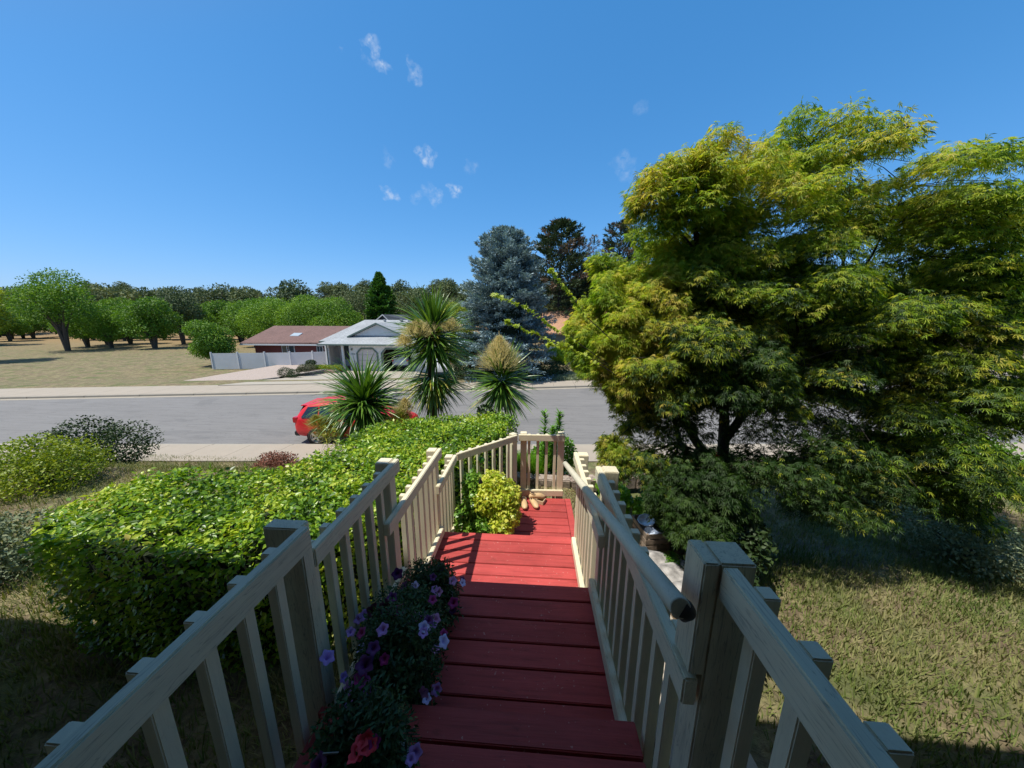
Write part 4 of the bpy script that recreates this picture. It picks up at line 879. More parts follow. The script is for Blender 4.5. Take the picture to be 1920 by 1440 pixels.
# dark shrubs and groundcover under the spruce
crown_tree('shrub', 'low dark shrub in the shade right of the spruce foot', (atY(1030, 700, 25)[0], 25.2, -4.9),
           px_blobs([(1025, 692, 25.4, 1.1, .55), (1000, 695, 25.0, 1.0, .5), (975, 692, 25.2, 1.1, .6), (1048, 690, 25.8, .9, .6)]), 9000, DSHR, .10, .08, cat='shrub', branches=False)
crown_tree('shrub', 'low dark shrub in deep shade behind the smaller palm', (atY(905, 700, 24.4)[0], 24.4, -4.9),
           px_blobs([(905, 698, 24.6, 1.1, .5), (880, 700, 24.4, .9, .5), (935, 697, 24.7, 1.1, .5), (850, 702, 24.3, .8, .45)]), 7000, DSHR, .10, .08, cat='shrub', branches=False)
crown_tree('ground_juniper', 'pale grey green juniper mat spreading beside the far pavement', (atY(1065, 708, 24.9)[0], 24.9, -4.8),
           px_blobs([(1060, 708, 24.7, .9, .22), (1078, 706, 24.9, .8, .22), (1045, 710, 24.5, .6, .2)]), 5000, JUNI, .08, .05, cat='shrub', branches=False)
crown_tree('shrub', 'small reddish heather between pale juniper mat and maple', (atY(1100, 706, 25)[0], 25, -4.8), px_blobs([(1099, 706, 25.0, .7, .45), (1108, 704, 25.2, .5, .45)]), 3000, HEATH, .07, .05, cat='shrub', branches=False)
crown_tree('shrub', 'orange tinted shrub above the pale juniper mat', (atY(1088, 694, 26)[0], 26, -4.8), px_blobs([(1086, 692, 26, .6, .5), (1094, 690, 26.2, .5, .5)]), 2600, ORANGE, .08, .05, cat='shrub', branches=False)
# trees of the neighbourhood on either side of the view
for i, (px, py, Y, r, mat, lb) in enumerate(((100, 560, 46, 4.5, BGREEN, 'large round green tree far left, on the lawn beyond the road'), (330, 575, 58, 3.8, OAK, 'olive green tree left of the red brown roof'), (1500, 560, 40, 3.6, BGREEN, 'leafy green tree right of the maple, beyond the road'),
        (1750, 550, 48, 4.6, OAK, 'dull green spreading tree far right beyond the road'), (-60, 580, 34, 3.0, YSHR, 'yellow green tree at the far left beyond the road'), (1930, 575, 36, 3.0, BGREEN, 'rounded tree at the far right beyond the road'))):
    c = atY(px, py, Y); crown_tree('leafy_tree', lb, (c[0], Y, terrain(c[0], Y)), [((c[0]+dx_*r, Y+dy_*r, c[2]+dz_*r), (r*.62, r*.62, r*.5)) for dx_, dy_, dz_ in ((0, 0, .35), (-.55, .1, 0), (.55, -.1, .05), (.1, -.5, -.1), (-.2, .4, .5), (.3, .2, -.35), (-.35, -.2, -.35))], 9000, mat, .30, .3)
bp = crown_tree('leafy_tree', 'green garden tree of the neighbourhood beyond the road', (0, 0, 0), [((dx_*3.2, dy_*3.2, 4.6+dz_*3.0), (1.9, 1.9, 1.5)) for dx_, dy_, dz_ in ((0, 0, .5), (-.55, .1, 0), (.55, -.1, .05), (.1, -.5, -.2), (-.2, .4, .6), (.3, .2, -.45), (-.35, -.3, -.5))], 8000, BGREEN, .30, .26, 'green garden trees beyond the road')
sr = np.random.default_rng(77); first = True
for (pa, pb_, Ya, Yb, n_) in ((-250, 300, 50, 74, 34), (300, 560, 54, 72, 12), (1400, 2200, 50, 74, 30), (380, 470, 33, 34.5, 2), (1230, 1400, 50, 72, 8)):
    for k in range(n_):
        Y = sr.uniform(Ya, Yb); px = sr.uniform(pa, pb_); x = atY(px, 600, Y)[0]; sc_ = sr.uniform(.7, 1.25)*(1 if Y > 36 else .55)
        if first: bp.location = (x, Y, terrain(x, Y)-.2); first = False
        else: copytree(bp, (x, Y, terrain(x, Y)-.2), sr.random()*6.28, sc_)
# planting at the garage house
crown_tree('hedge', 'low yellow green hedge in the brick planter by the porch', (-20.2, YF-1.5, -5.1), [((-21.0+.42*k, YF-1.6, -4.93), (.34, .4, .28)) for k in range(7)], 8000, YSHR, .08, .03, cat='hedge', branches=False)
crown_tree('shrub', 'rounded grey green shrub on the gravel bed by the fence', (atY(573, 696, 26.5)[0], 26.5, -5), px_blobs([(572, 690, 26.5, .6, .6), (580, 689, 26.7, .5, .6), (564, 693, 26.4, .4, .5)]), 3500, leafmat('grey_green_leaf', [(.07, .08, .04), (.12, .13, .07), (.16, .16, .09)], .8, .1, 2), .07, .04, cat='shrub', branches=False)
crown_tree('shrub', 'small dark shrub against the white fence', (atY(584, 680, 29)[0], 29, -5), px_blobs([(583, 680, 29, .45, .6)]), 1400, DSHR, .08, .04, cat='shrub', branches=False)
crown_tree('shrub', 'dark clipped shrub at the left end of the gravel bed', (atY(548, 702, 25)[0], 25, -5), px_blobs([(550, 700, 25, .5, .7), (535, 698, 25.3, .6, .7)]), 2600, DSHR, .07, .04, cat='shrub', branches=False)

# oaks on the dry hill: three kinds, copied
def oak_proto(seed, s=1):
    rr = np.random.default_rng(seed); bl = []
    for k in range(12):
        a = rr.random()*6.28; q = rr.uniform(.3, 2.9); bl.append(((math.cos(a)*q, math.sin(a)*q, rr.uniform(1.8, 8.6)), (rr.uniform(1.2, 2.4), rr.uniform(1.2, 2.4), rr.uniform(.9, 1.6))))
    return crown_tree('oak_tree', 'dull green oak standing on the dry hillside behind the houses', (0, 0, 0), bl, 4200, OAK, .42, .3, 'oaks on the hillside')
protos = [oak_proto(21), oak_proto(22), oak_proto(23)]
spots = []
rr = np.random.default_rng(31)
for k in range(270):
    Y = rr.uniform(76, 175); px = rr.uniform(-250, 2150); x = atY(px, 560, Y)[0]
    spots.append((x, Y, rr.uniform(.65, 1.6), rr.random()*6.28))
for px, Y, s in ((555, 80, 1.5), (760, 90, 1.05), (785, 95, 1.1), (822, 92, 1.15), (850, 98, 1.0), (740, 100, 1.0), (640, 120, 1.1), (600, 112, 1.1)):
    spots.append((atY(px, 560, Y)[0], Y, s, rr.random()*6.28))
for i, (x, Y, s, a) in enumerate(spots):
    z = terrain(x, Y)-.2
    if i < 3: o = protos[i]; o.location = (x, Y, z); o.rotation_euler = (0, 0, a); o.scale = (s, s, s)
    else: copytree(protos[i % 3], (x, Y, z), a, s)

#@@MAPLE
# ------------------------------------------------------------------ big lacy maple right of the steps
mt = thing('maple_tree', 'large lacy yellow green maple with dark leaning trunks right of the steps', 'tree', tuple(atY(1345, 960, 4.7)*[1, 1, 0]+[0, 0, -3.5]))
mb = ORG[mt.name]
def D(px, py, Y): return atY(px, py, Y)
L = [(1285, 895, 3.9, .26, 1, 1), (1340, 890, 3.9, .30, 1, 1), (1240, 930, 3.9, .22, 1, 1), (1330, 1000, 3.7, .22, 1, 1), (1280, 985, 3.7, .2, 1, 1),  # px, py, Y, radius, n-weight, share of leaves in the darker, shade-painted green
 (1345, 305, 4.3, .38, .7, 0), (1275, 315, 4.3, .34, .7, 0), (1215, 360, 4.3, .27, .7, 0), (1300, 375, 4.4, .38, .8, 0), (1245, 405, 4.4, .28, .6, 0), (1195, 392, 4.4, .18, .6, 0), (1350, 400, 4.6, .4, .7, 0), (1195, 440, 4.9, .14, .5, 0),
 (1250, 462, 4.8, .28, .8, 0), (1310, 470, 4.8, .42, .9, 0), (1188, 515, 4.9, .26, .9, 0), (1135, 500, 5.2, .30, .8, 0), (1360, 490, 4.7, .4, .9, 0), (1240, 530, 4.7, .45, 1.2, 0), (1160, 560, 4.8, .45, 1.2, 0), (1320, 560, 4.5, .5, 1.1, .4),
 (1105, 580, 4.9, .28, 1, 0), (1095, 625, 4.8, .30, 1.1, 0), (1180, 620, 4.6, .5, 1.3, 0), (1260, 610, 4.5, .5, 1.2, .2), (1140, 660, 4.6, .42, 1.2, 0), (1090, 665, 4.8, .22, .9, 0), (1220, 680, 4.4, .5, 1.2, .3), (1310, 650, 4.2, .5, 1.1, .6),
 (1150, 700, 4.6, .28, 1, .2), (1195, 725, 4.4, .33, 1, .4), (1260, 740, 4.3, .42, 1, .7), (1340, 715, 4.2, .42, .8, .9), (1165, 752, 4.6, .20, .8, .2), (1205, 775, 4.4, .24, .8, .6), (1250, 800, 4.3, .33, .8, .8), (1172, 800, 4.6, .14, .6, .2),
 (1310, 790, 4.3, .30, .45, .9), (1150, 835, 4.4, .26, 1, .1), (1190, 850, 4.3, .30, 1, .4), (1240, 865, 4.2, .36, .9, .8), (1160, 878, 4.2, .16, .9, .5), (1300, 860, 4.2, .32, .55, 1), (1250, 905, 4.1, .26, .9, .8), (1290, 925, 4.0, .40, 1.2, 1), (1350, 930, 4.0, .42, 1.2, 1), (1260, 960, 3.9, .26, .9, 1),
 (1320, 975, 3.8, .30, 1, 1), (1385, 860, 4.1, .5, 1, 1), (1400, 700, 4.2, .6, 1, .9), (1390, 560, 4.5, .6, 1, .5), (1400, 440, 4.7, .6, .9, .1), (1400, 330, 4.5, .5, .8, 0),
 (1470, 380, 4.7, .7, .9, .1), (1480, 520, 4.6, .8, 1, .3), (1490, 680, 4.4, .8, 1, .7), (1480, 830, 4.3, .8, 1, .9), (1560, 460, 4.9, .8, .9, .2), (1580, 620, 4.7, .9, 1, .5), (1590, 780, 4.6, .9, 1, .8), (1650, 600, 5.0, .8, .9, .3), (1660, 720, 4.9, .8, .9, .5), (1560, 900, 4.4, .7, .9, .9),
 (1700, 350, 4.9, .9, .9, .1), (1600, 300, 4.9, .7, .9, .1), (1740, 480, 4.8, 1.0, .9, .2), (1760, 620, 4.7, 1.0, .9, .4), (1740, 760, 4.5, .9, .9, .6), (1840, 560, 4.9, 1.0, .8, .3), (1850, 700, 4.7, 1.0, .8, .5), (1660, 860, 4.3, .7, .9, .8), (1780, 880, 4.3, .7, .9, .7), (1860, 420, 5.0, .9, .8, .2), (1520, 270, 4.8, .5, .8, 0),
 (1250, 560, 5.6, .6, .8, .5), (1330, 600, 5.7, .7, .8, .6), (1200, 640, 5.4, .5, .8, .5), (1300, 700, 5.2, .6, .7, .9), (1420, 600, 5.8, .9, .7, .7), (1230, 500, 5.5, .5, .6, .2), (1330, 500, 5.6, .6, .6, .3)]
P1, P2, brs = [], [], []
trunk_paths = []
limbs = {'a': [mb+[0, 0, 0], D(1345, 900, 4.7), D(1330, 862, 4.68), D(1300, 820, 4.65), D(1280, 780, 4.6), D(1250, 720, 4.6), D(1210, 660, 4.65)],
         'b': [mb+[.03, 0, 0], D(1352, 900, 4.72), D(1356, 840, 4.75), D(1358, 780, 4.8), D(1352, 700, 4.8), D(1330, 600, 4.8), D(1310, 480, 4.75), D(1300, 400, 4.6)],
         'c': [D(1340, 880, 4.7), D(1300, 865, 4.5), D(1275, 830, 4.4), D(1262, 780, 4.4), D(1230, 760, 4.4)],
         'd': [D(1356, 830, 4.75), D(1420, 740, 4.8), D(1500, 640, 4.8), D(1580, 560, 4.9)],
         'g': [D(1500, 640, 4.8), D(1620, 620, 4.8), D(1740, 600, 4.8), D(1820, 520, 4.9)],
         'e': [D(1345, 690, 4.8), D(1300, 620, 4.7), D(1230, 580, 4.7), D(1170, 540, 4.8)],
         'f': [D(1310, 480, 4.75), D(1270, 430, 4.55), D(1240, 380, 4.45)]}
rad = {'a': (.085, .035), 'b': (.095, .03), 'c': (.05, .02), 'd': (.06, .04), 'g': (.04, .02), 'e': (.035, .015), 'f': (.025, .012)}
nodes = []
for k, pts in limbs.items():
    n = len(pts); ra = np.linspace(*rad[k], n)
    if k in 'ab': ra[0] *= 1.4
    trunk_paths.append((pts, list(ra))); nodes += [(np.array(p), r) for p, r in zip(pts[1:], ra[1:])]
for px, py, Y, r, w, sh in L:
    c = D(px, py, Y)
    nd = min(nodes, key=lambda q: np.linalg.norm(q[0]-c)); q = nd[0]; ln = np.linalg.norm(c-q)
    midp = (q+c)/2+np.array([0, 0, .12*ln])+rng.normal(0, .05*ln, 3)
    bz = [q*(1-u)**2+midp*2*u*(1-u)+c*u*u+rng.normal(0, .012, 3)*(0 < u < 1) for u in np.linspace(0, 1, 7)]
    trunk_paths.append((bz, list(np.linspace(min(nd[1]*.6, .018), .004, 7))))
    for j in range(5):
        e = c+rdir(1)[0]*[r, r, r*.6]; trunk_paths.append(([c, (c+e)/2+[0, 0, .04], e], [.006, .004, .002]))
    k = int(1900*w*(r/.35)**2*(1.0 if px < 1380 else .45)*(.5 if (775 < py < 880 and px > 1185) else (1.35 if py > 600 else 1)))
    # layered sprays: leaves gathered on tilted discs inside the blob, drooping at their rims
    nl = 16; ctr_ = c+rdir(nl)*np.array([r, r, r])*rng.uniform(.35, .85, (nl, 1)); j = rng.integers(0, nl, k)
    a = rng.random(k)*2*np.pi; rr_ = r*.42*np.sqrt(rng.random(k)); P = ctr_[j]+np.stack([np.cos(a)*rr_, np.sin(a)*rr_, -.9*rr_**2/r+rng.normal(0, .05, k)], 1)
    A = unit(np.stack([np.cos(a), np.sin(a), np.full(k, -.75)], 1)+rng.normal(0, .35, (k, 3)))
    N = unit(rng.normal(0, .35, (k, 3))+[0, 0, 1]+A*.3)
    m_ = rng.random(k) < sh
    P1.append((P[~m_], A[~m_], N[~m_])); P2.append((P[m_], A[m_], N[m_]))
V, Fc = tube(trunk_paths, 8); mk('trunk', V, Fc, BARK_D, mt, smooth=True)
for nm, PP, mat in (('crown', P1, MAPLE), ('shaded_crown', P2, MAPLED)):
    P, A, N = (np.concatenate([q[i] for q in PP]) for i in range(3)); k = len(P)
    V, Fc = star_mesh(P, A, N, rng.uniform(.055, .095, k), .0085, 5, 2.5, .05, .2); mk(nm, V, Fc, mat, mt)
# long young shoots reaching out to the left in front of the spruce
sh_ = []; sl2 = []
for pts in ([(1150, 640, 4.2), (1095, 590, 4.1), (1066, 548, 4.0), (1034, 506, 3.95)], [(1150, 690, 4.3), (1080, 640, 4.2), (1035, 612, 4.1), (985, 575, 4.0), (926, 552, 3.95)],
            [(1150, 690, 4.3), (1060, 650, 4.1), (1000, 625, 4.0), (952, 603, 3.95)], [(1180, 720, 4.2), (1120, 680, 4.1), (1070, 652, 4.0), (1030, 645, 3.95)]):
    P = [D(*p) for p in pts]; sh_.append((P, [.006, .005, .0035, .002][:len(P)]+[.0015]*(len(P)-4)))
    for a_, b_ in zip(P[1:-1], P[2:]):
        for s in np.linspace(0, 1, 9): sl2.append(a_+(b_-a_)*s)
    for s in range(5): sl2.append(P[-1]+rng.normal(0, .012, 3))
V, Fc = tube(sh_, 6); mk('shoot', V, Fc, BARK_D, mt)
P = np.repeat(np.array(sl2), 2, 0); k = len(P)
V, Fc = star_mesh(P, unit(rdir(k)+[-.2, -.2, -.3]), unit(rdir(k)*.5+[0, -.5, .8]), rng.uniform(.04, .065, k), .022, 5, 2.4, .05, .1); mk('shoot_leaves', V, Fc, SHOOT, mt)

#@@GARDEN
# ------------------------------------------------------------------ ivy bush on the landing
TERRA = plain('terracotta_pot', (.32, .15, .09), .8, .15, 12); iv = thing('ivy_bush', 'round variegated yellow ivy in a pot on the red landing', 'plant', (-.42, 3.5, ZD))
V, Fc = lathe([(.0, .0), (.13, 0), (.17, .26), (.19, .26), (.19, .3), (.16, .3), (.15, .27), (0, .27)], (-.42, 3.5, ZD+.002), 24); mk('pot', V, Fc, TERRA, iv)
def leafy_blob(name, bl, n, mat, parent, ls, lobes=3, up=.4, inner=.72, wl=.5):
    ps = []; tot_ = sum(r[0]*r[2] for c, r in bl)
    for c, r in bl:
        k = int(n*r[0]*r[2]/tot_); P, d = blob(c, r, k, inner)
        P += rng.normal(0, .012, (k, 3)); A = unit(rdir(k)+[0, 0, -.5]+d*.3); N = unit(d+rng.normal(0, .45, (k, 3))+[0, 0, up])
        L_ = ls*rng.uniform(.7, 1.25, k)
        ps.append(star_mesh(P, A, N, L_, L_*wl, lobes, 1.7, .0, .08) if lobes > 1 else leaf_mesh(P, A, N, L_, L_*wl))
    V, Fc = catm(ps); return mk(name, V, Fc, mat, parent)
leafy_blob('yellow_foliage', [((-.40, 3.52, -2.18), (.275, .26, .30)), ((-.33, 3.42, -2.32), (.21, .2, .22)), ((-.45, 3.52, -2.0), (.17, .18, .18)), ((-.30, 3.46, -2.12), (.14, .14, .14)), ((-.36, 3.28, -2.40), (.15, .12, .13)), ((-.52, 3.36, -2.12), (.13, .12, .14)), ((-.24, 3.5, -2.28), (.10, .12, .16))], 6500, IVY, iv, .040, 3, .4)
leafy_blob('green_foliage', [((-.64, 3.50, -2.26), (.19, .2, .28)), ((-.70, 3.55, -2.02), (.13, .14, .18)), ((-.80, 3.35, -2.35), (.08, .16, .18)), ((-.56, 3.26, -2.42), (.17, .16, .15)), ((-.70, 3.4, -2.2), (.09, .12, .14))], 3600, IVYG, iv, .042, 3, .3)
mk('inner_shade', *lathe([(0, -.28), (.13, -.2), (.17, 0), (.13, .14), (0, .2)], (-.45, 3.5, -2.22), 14), CORE, iv)  # added dark filling; shade within the ivy is put into its colour
# gazing ball on a twisted stake and black chime bell
gb = thing('garden_stake', 'green glass ball on a twisted wire stake above the ivy', 'ornament', (-.46, 3.80, ZD))
pb = atY(903, 862, 3.80); bpy_b = lathe([(0, -.044), (.022, -.038), (.038, -.022), (.044, 0), (.038, .022), (.022, .038), (0, .044)], pb, 20)
GG = NT('green_glass_ball'); GG.color((.10, .32, .05)); GG.set(Roughness=.05, Transmission_Weight=.6, IOR=1.4); mk('glass_ball', *bpy_b, GG.m, gb, smooth=True)
WIRE = plain('pale_wire', (.45, .38, .25), .5, .1, metallic=.3); BLKM = plain('black_metal', (.02, .02, .025), .35, .1, metallic=.5)
V, Fc = tube([([pb+[.008*math.sin(k*1.3+ph), .008*math.cos(k*1.3+ph), -.04-.05*k] for k in range(12)], [.003]*12) for ph in (0, 3.1)], 5); mk('stake', V, Fc, WIRE, gb)
cb = thing('hanging_bell', 'small black pear shaped bell hanging on a thin wire over the ivy', 'ornament', tuple(atY(901, 902, 3.0)))
pc = atY(901, 902, 3.0); V, Fc = lathe([(0, .03), (.008, .028), (.012, .012), (.022, -.008), (.024, -.02), (.0, -.026)], pc, 16); mk('bell', V, Fc, BLKM, cb, smooth=True)
V, Fc = tube([([pc+[0, 0, .03], pc+[.0, .02, .10], pc+[-.02, .06, .2], atY(893, 868, 3.25)], [.0018]*4)], 5); mk('wire', V, Fc, BLKM, cb)
# pots and iron ornament by the far corner
pt = thing('potted_sedum', 'terracotta pot with a little succulent beside the clogs', 'pot plant', (-.15, 4.0, ZD))
pp = onZ(964, 944, ZD+.002); V, Fc = lathe([(0, 0), (.055, 0), (.08, .10), (.09, .10), (.09, .13), (.07, .13), (.065, .11), (0, .11)], pp, 20); mk('pot', V, Fc, TERRA, pt)
leafy_blob('succulent', [(pp+[0, 0, .15], (.09, .08, .05))], 500, IVYG, pt, .03, 1)
og = thing('garden_figure', 'small dark brown iron garden figure with a looped top behind the clay pot', 'ornament', tuple(onZ(957, 932, ZD)))
p0 = onZ(957, 932, ZD+.002); IR = plain('rusty_iron', (.10, .06, .045), .6, .3, 20, metallic=.4)
V, Fc = lathe([(0, 0), (.05, 0), (.055, .02), (.035, .06), (.045, .12), (.03, .17), (.018, .20), (0, .21)], p0, 16); mk('body', V, Fc, IR, og, smooth=True)
V, Fc = tube([([p0+[.03+.04*math.cos(a), 0, .235+.028*math.sin(a)] for a in np.linspace(-2.6, 3.4, 16)], [.008]*16), ([p0+[0, 0, .19], p0+[-.03, -.01, .24], p0+[-.02, -.02, .28]], [.01, .008, .003])], 7); mk('loop', V, Fc, IR, og, smooth=True)
# clogs
CLOG = plain('pale_clog_wood', (.62, .42, .22), .5, .14, 14)
def clog(loc, rz, tilt=0, label=''):
    t = thing('wooden_clog', label, 'clog', loc, 'wooden clogs on the landing'); ORG[t.name] = np.zeros(3); t.rotation_euler = (tilt, 0, rz)
    st = [(-.115, .018, .030, .035), (-.10, .030, .052, .055), (-.06, .036, .060, .060), (-.02, .038, .056, .058), (.02, .042, .060, .064), (.06, .044, .056, .058), (.09, .036, .046, .045), (.112, .020, .050, .024), (.122, .006, .056, .010)]
    V = []; n = 16
    for x, w, zc, h in st:
        for k in range(n):
            a = 2*math.pi*k/n; cz = math.sin(a); V.append((w*math.cos(a), -x, max(.003, zc*.75+h*.62*cz)))
    Fc = [(i*n+k, i*n+(k+1) % n, (i+1)*n+(k+1) % n, (i+1)*n+k) for i in range(len(st)-1) for k in range(n)]+[tuple(range(n))[::-1], tuple((len(st)-1)*n+k for k in range(n))]
    mk('sole_and_upper', V, Fc, CLOG, t, smooth=True)
    V = [(.027*math.cos(a), .062+.044*math.sin(a), .083+.010*math.sin(a)) for a in np.linspace(0, 2*math.pi, 17)[:-1]]; V += [(x*1.18, .062+(y-.062)*1.14, z-.004) for x, y, z in V]+[(x*.9, y, z-.02) for x, y, z in V]
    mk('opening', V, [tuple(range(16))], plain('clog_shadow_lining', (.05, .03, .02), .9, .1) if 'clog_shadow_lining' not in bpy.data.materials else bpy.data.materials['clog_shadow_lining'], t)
    mk('rim', V, [(k, k+16, (k+1) % 16+16, (k+1) % 16) for k in range(16)]+[(k, (k+1) % 16, (k+1) % 16+32, k+32) for k in range(16)], CLOG, t, smooth=True)
    return t
q1 = onZ(983, 949, ZD+.002); q2 = onZ(1001, 948, ZD+.002)
clog(tuple(q1), R_(6), 0, 'left one of the two pale wooden clogs standing side by side')
clog(tuple(q2), R_(24), 0, 'right one of the two pale wooden clogs, toe turned to the right')
q3 = onZ(1010, 941, ZD+.002); bxo = thing('wooden_box', 'small open wooden block box beside the clogs on the landing', 'box', tuple(q3)); ORG[bxo.name] = np.zeros(3); bxo.rotation_euler = (0, 0, R_(-24))
PW = plain('pale_box_wood', (.50, .36, .22), .7, .2, 10)
boxes('box_side', [(-.09, .09, -.055, -.04, .0, .055), (-.09, .09, .04, .055, 0, .055), (-.09, -.075, -.04, .04, 0, .055), (.075, .09, -.04, .04, 0, .055)], PW, bxo, .003); boxes('box_floor', [(-.075, .075, -.04, .04, 0, .012)], PW, bxo, 0)
clog(tuple(q3+[-.03, .0, .052]), R_(105), R_(8), 'single wooden clog lying across the small wooden box')

# ------------------------------------------------------------------ petunia pots at the left of the steps
PV = {'lavender': (.52, .28, .68), 'pale_lilac': (.60, .54, .85), 'pink_lilac': (.62, .30, .56), 'deep_purple': (.10, .008, .11), 'magenta': (.30, .01, .14), 'scarlet': (.72, .03, .05), 'maroon': (.09, .008, .03)}
PM = {}
for k, c in PV.items():
    t = NT(k+'_petal'); v = t.coord('Object'); t.color(t.mix(t.ramp(t.noise(v, 40, 3), [(.3, 0.), (.7, 1.)]), tuple(x*.75 for x in c), tuple(min(1, x*1.2) for x in c))); t.set(Roughness=.6); PM[k] = t.m
def flower(p, nrm, r, col, parent, name='flower'):
    nrm = Vector(nrm).normalized(); a = nrm.orthogonal().normalized(); b = nrm.cross(a); p = Vector(p); V = [tuple(p-nrm*r*.9)]; ph = random.random()*6
    for ring, (rr_, h) in enumerate(((.22, -.35), (.62, .05), (1.0, .0))):
        for k in range(20):
            an = 2*math.pi*k/20; lob = 1+(.16*math.cos(5*an) if ring == 2 else .05*math.cos(5*an)); hh = h+(.10*math.sin(10*an+ph) if ring == 2 else 0)
            V.append(tuple(p+(a*math.cos(an+ph)+b*math.sin(an+ph))*r*rr_*lob+nrm*r*hh))
    Fc = [(0, 1+k, 1+(k+1) % 20) for k in range(20)]
    for g in (0, 1): Fc += [(1+g*20+k, 21+g*20+k, 21+g*20+(k+1) % 20, 1+g*20+(k+1) % 20) for k in range(20)]
    return mk(name, V, Fc, PM[col], parent, smooth=True)
WPOT = plain('white_plastic_pot', (.55, .55, .55), .4, .06, 6); DPOT = plain('dark_plastic_pot', (.03, .03, .028), .5, .1, 6)
pots = [('petunia_pot', 'farthest petunia pot against the left rail, bushy with few dark flowers', (-.63, 1.74, ZB), (.18, .17, .14), -1.76, WPOT),
        ('petunia_pot', 'petunia pot with pale lilac and maroon flowers in the middle of the row', (-.67, 1.42, ZB), (.23, .21, .19), -1.69, DPOT),
        ('petunia_pot', 'nearer petunia pot with violet flowers, trailing towards the step edge', (-.60, 1.17, ZB), (.19, .20, .21), -1.56, DPOT),
        ('petunia_pot', 'nearest petunia pot with one scarlet bloom at the lower left corner', (-.52, .74, ZA), (.15, .18, .13), -1.42, WPOT)]
FL = [[(745, 1076, 'deep_purple', .040), (757, 1098, 'deep_purple', .03), (770, 1114, 'magenta', .028), (850, 1130, 'magenta', .036), (812, 1082, 'deep_purple', .025), (848, 1145, 'deep_purple', .025)],
      [(772, 1163, 'pink_lilac', .042), (790, 1158, 'lavender', .03), (799, 1172, 'pale_lilac', .034), (768, 1178, 'pink_lilac', .028), (748, 1146, 'magenta', .036), (722, 1140, 'maroon', .045), (700, 1146, 'maroon', .04), (683, 1154, 'lavender', .032), (672, 1160, 'lavender', .028), (706, 1186, 'deep_purple', .03), (658, 1185, 'lavender', .026), (681, 1215, 'pale_lilac', .036), (640, 1205, 'lavender', .028), (738, 1250, 'pale_lilac', .02), (817, 1218, 'pink_lilac', .026), (735, 1120, 'deep_purple', .03)],
      [(614, 1232, 'lavender', .034), (684, 1246, 'deep_purple', .04), (678, 1275, 'magenta', .038), (690, 1290, 'deep_purple', .036), (645, 1270, 'lavender', .024), (658, 1322, 'lavender', .032), (668, 1336, 'lavender', .030), (795, 1298, 'lavender', .026), (800, 1310, 'pale_lilac', .022), (818, 1293, 'lavender', .028), (700, 1215, 'deep_purple', .03), (662, 1385, 'deep_purple', .03)],
      [(676, 1392, 'scarlet', .026), (688, 1388, 'scarlet', .026), (694, 1398, 'scarlet', .024), (672, 1408, 'scarlet', .026), (682, 1402, 'scarlet', .024), (664, 1418, 'scarlet', .022), (702, 1392, 'magenta', .02), (778, 1412, 'lavender', .026), (770, 1424, 'lavender', .018)]]
for (nm, lb, loc, r, zc, pm), fl in zip(pots, FL):
    t = thing(nm, lb, 'flower pot', loc, 'petunia pots along the left railing'); hgt = max(.06, zc-r[2]*.8-loc[2])
    V, Fc = lathe([(0, 0), (.09, 0), (.12, hgt), (.135, hgt), (.135, hgt+.03), (.11, hgt+.03), (.105, hgt-.02), (0, hgt-.02)], (loc[0], loc[1], loc[2]+.002), 24); mk('pot', V, Fc, pm, t)
    c = (loc[0], loc[1], zc)
    bl = [(c, r), ((c[0]+.06, c[1]-.04, c[2]-.10), (r[0]*.7, r[1]*.8, r[2]*.7)), ((c[0]-.08, c[1]+.05, c[2]+.06), (r[0]*.7, r[1]*.7, r[2]*.7)), ((c[0]+.05, c[1]+.02, c[2]+.12), (r[0]*.45, r[1]*.5, r[2]*.6))]
    leafy_blob('foliage', bl, 6500, PET, t, .026, 1, .3, .35, .42)
    ps = []
    for j in range(70):
        d = rdir(1)[0]; d[2] = abs(d[2])*.5-.1; e = np.array(c)+d*np.array(r)*1.12; ps.append(([np.array(c), np.array(c)+d*np.array(r)*.6+[0, 0, .05], e], [.003, .0025, .0015]))
    V, Fc = tube(ps, 4); mk('stem', V, Fc, PET, t)
    for j in range(9 if 'scarlet' not in lb else 4):
        d = unit(np.array([random.uniform(-.6, .9), random.uniform(-1, .2), random.uniform(.1, 1)])); q = np.array(c)+d*np.array(r)*1.15
        flower(q, d*.6+[0, -.3, .4], random.uniform(.020, .028), random.choice(['lavender', 'lavender', 'pink_lilac', 'deep_purple', 'magenta', 'pale_lilac']), t)
    for px, py, col, fr in fl:
        rd = ray(px, py); rdn = rd/np.linalg.norm(rd); cc = np.array(c); ra_ = np.array(r)*1.06; o_ = -cc/ra_; d_ = rdn/ra_; B_ = np.dot(o_, d_); A_ = np.dot(d_, d_); dis = B_*B_-A_*(np.dot(o_, o_)-1); tt = (-B_-math.sqrt(max(dis, 0)))/A_
        q = rdn*(tt-.04); flower(q, -rdn*.7+rng.normal(0, .35, 3)+[0, 0, .5], fr*.85, col, t)
yl = rdir(1)
tagp = plain('plant_tag', (.45, .47, .45), .5, .05)
for px, py, rz_, Y in ((620, 1412, .3, .68), (700, 1385, -.5, .80), (660, 1178, .5, 1.35)):
    q = atY(px, py, Y); o = boxes('plant_tag', [(-.022, .022, -.001, .001, -.09, .02)], tagp, None, 0, loc=(0, 0, 0)); o.location = q; o.rotation_euler = (.5, rz_, rz_)
    tagit(o, {620: 'white plant tag at the foot of the near left newel', 700: 'grey plant tag stuck behind the scarlet bloom', 660: 'pale plant tag among the lilac petunias by the rail'}[px], 'plant tag', 'tags in the petunia pots')

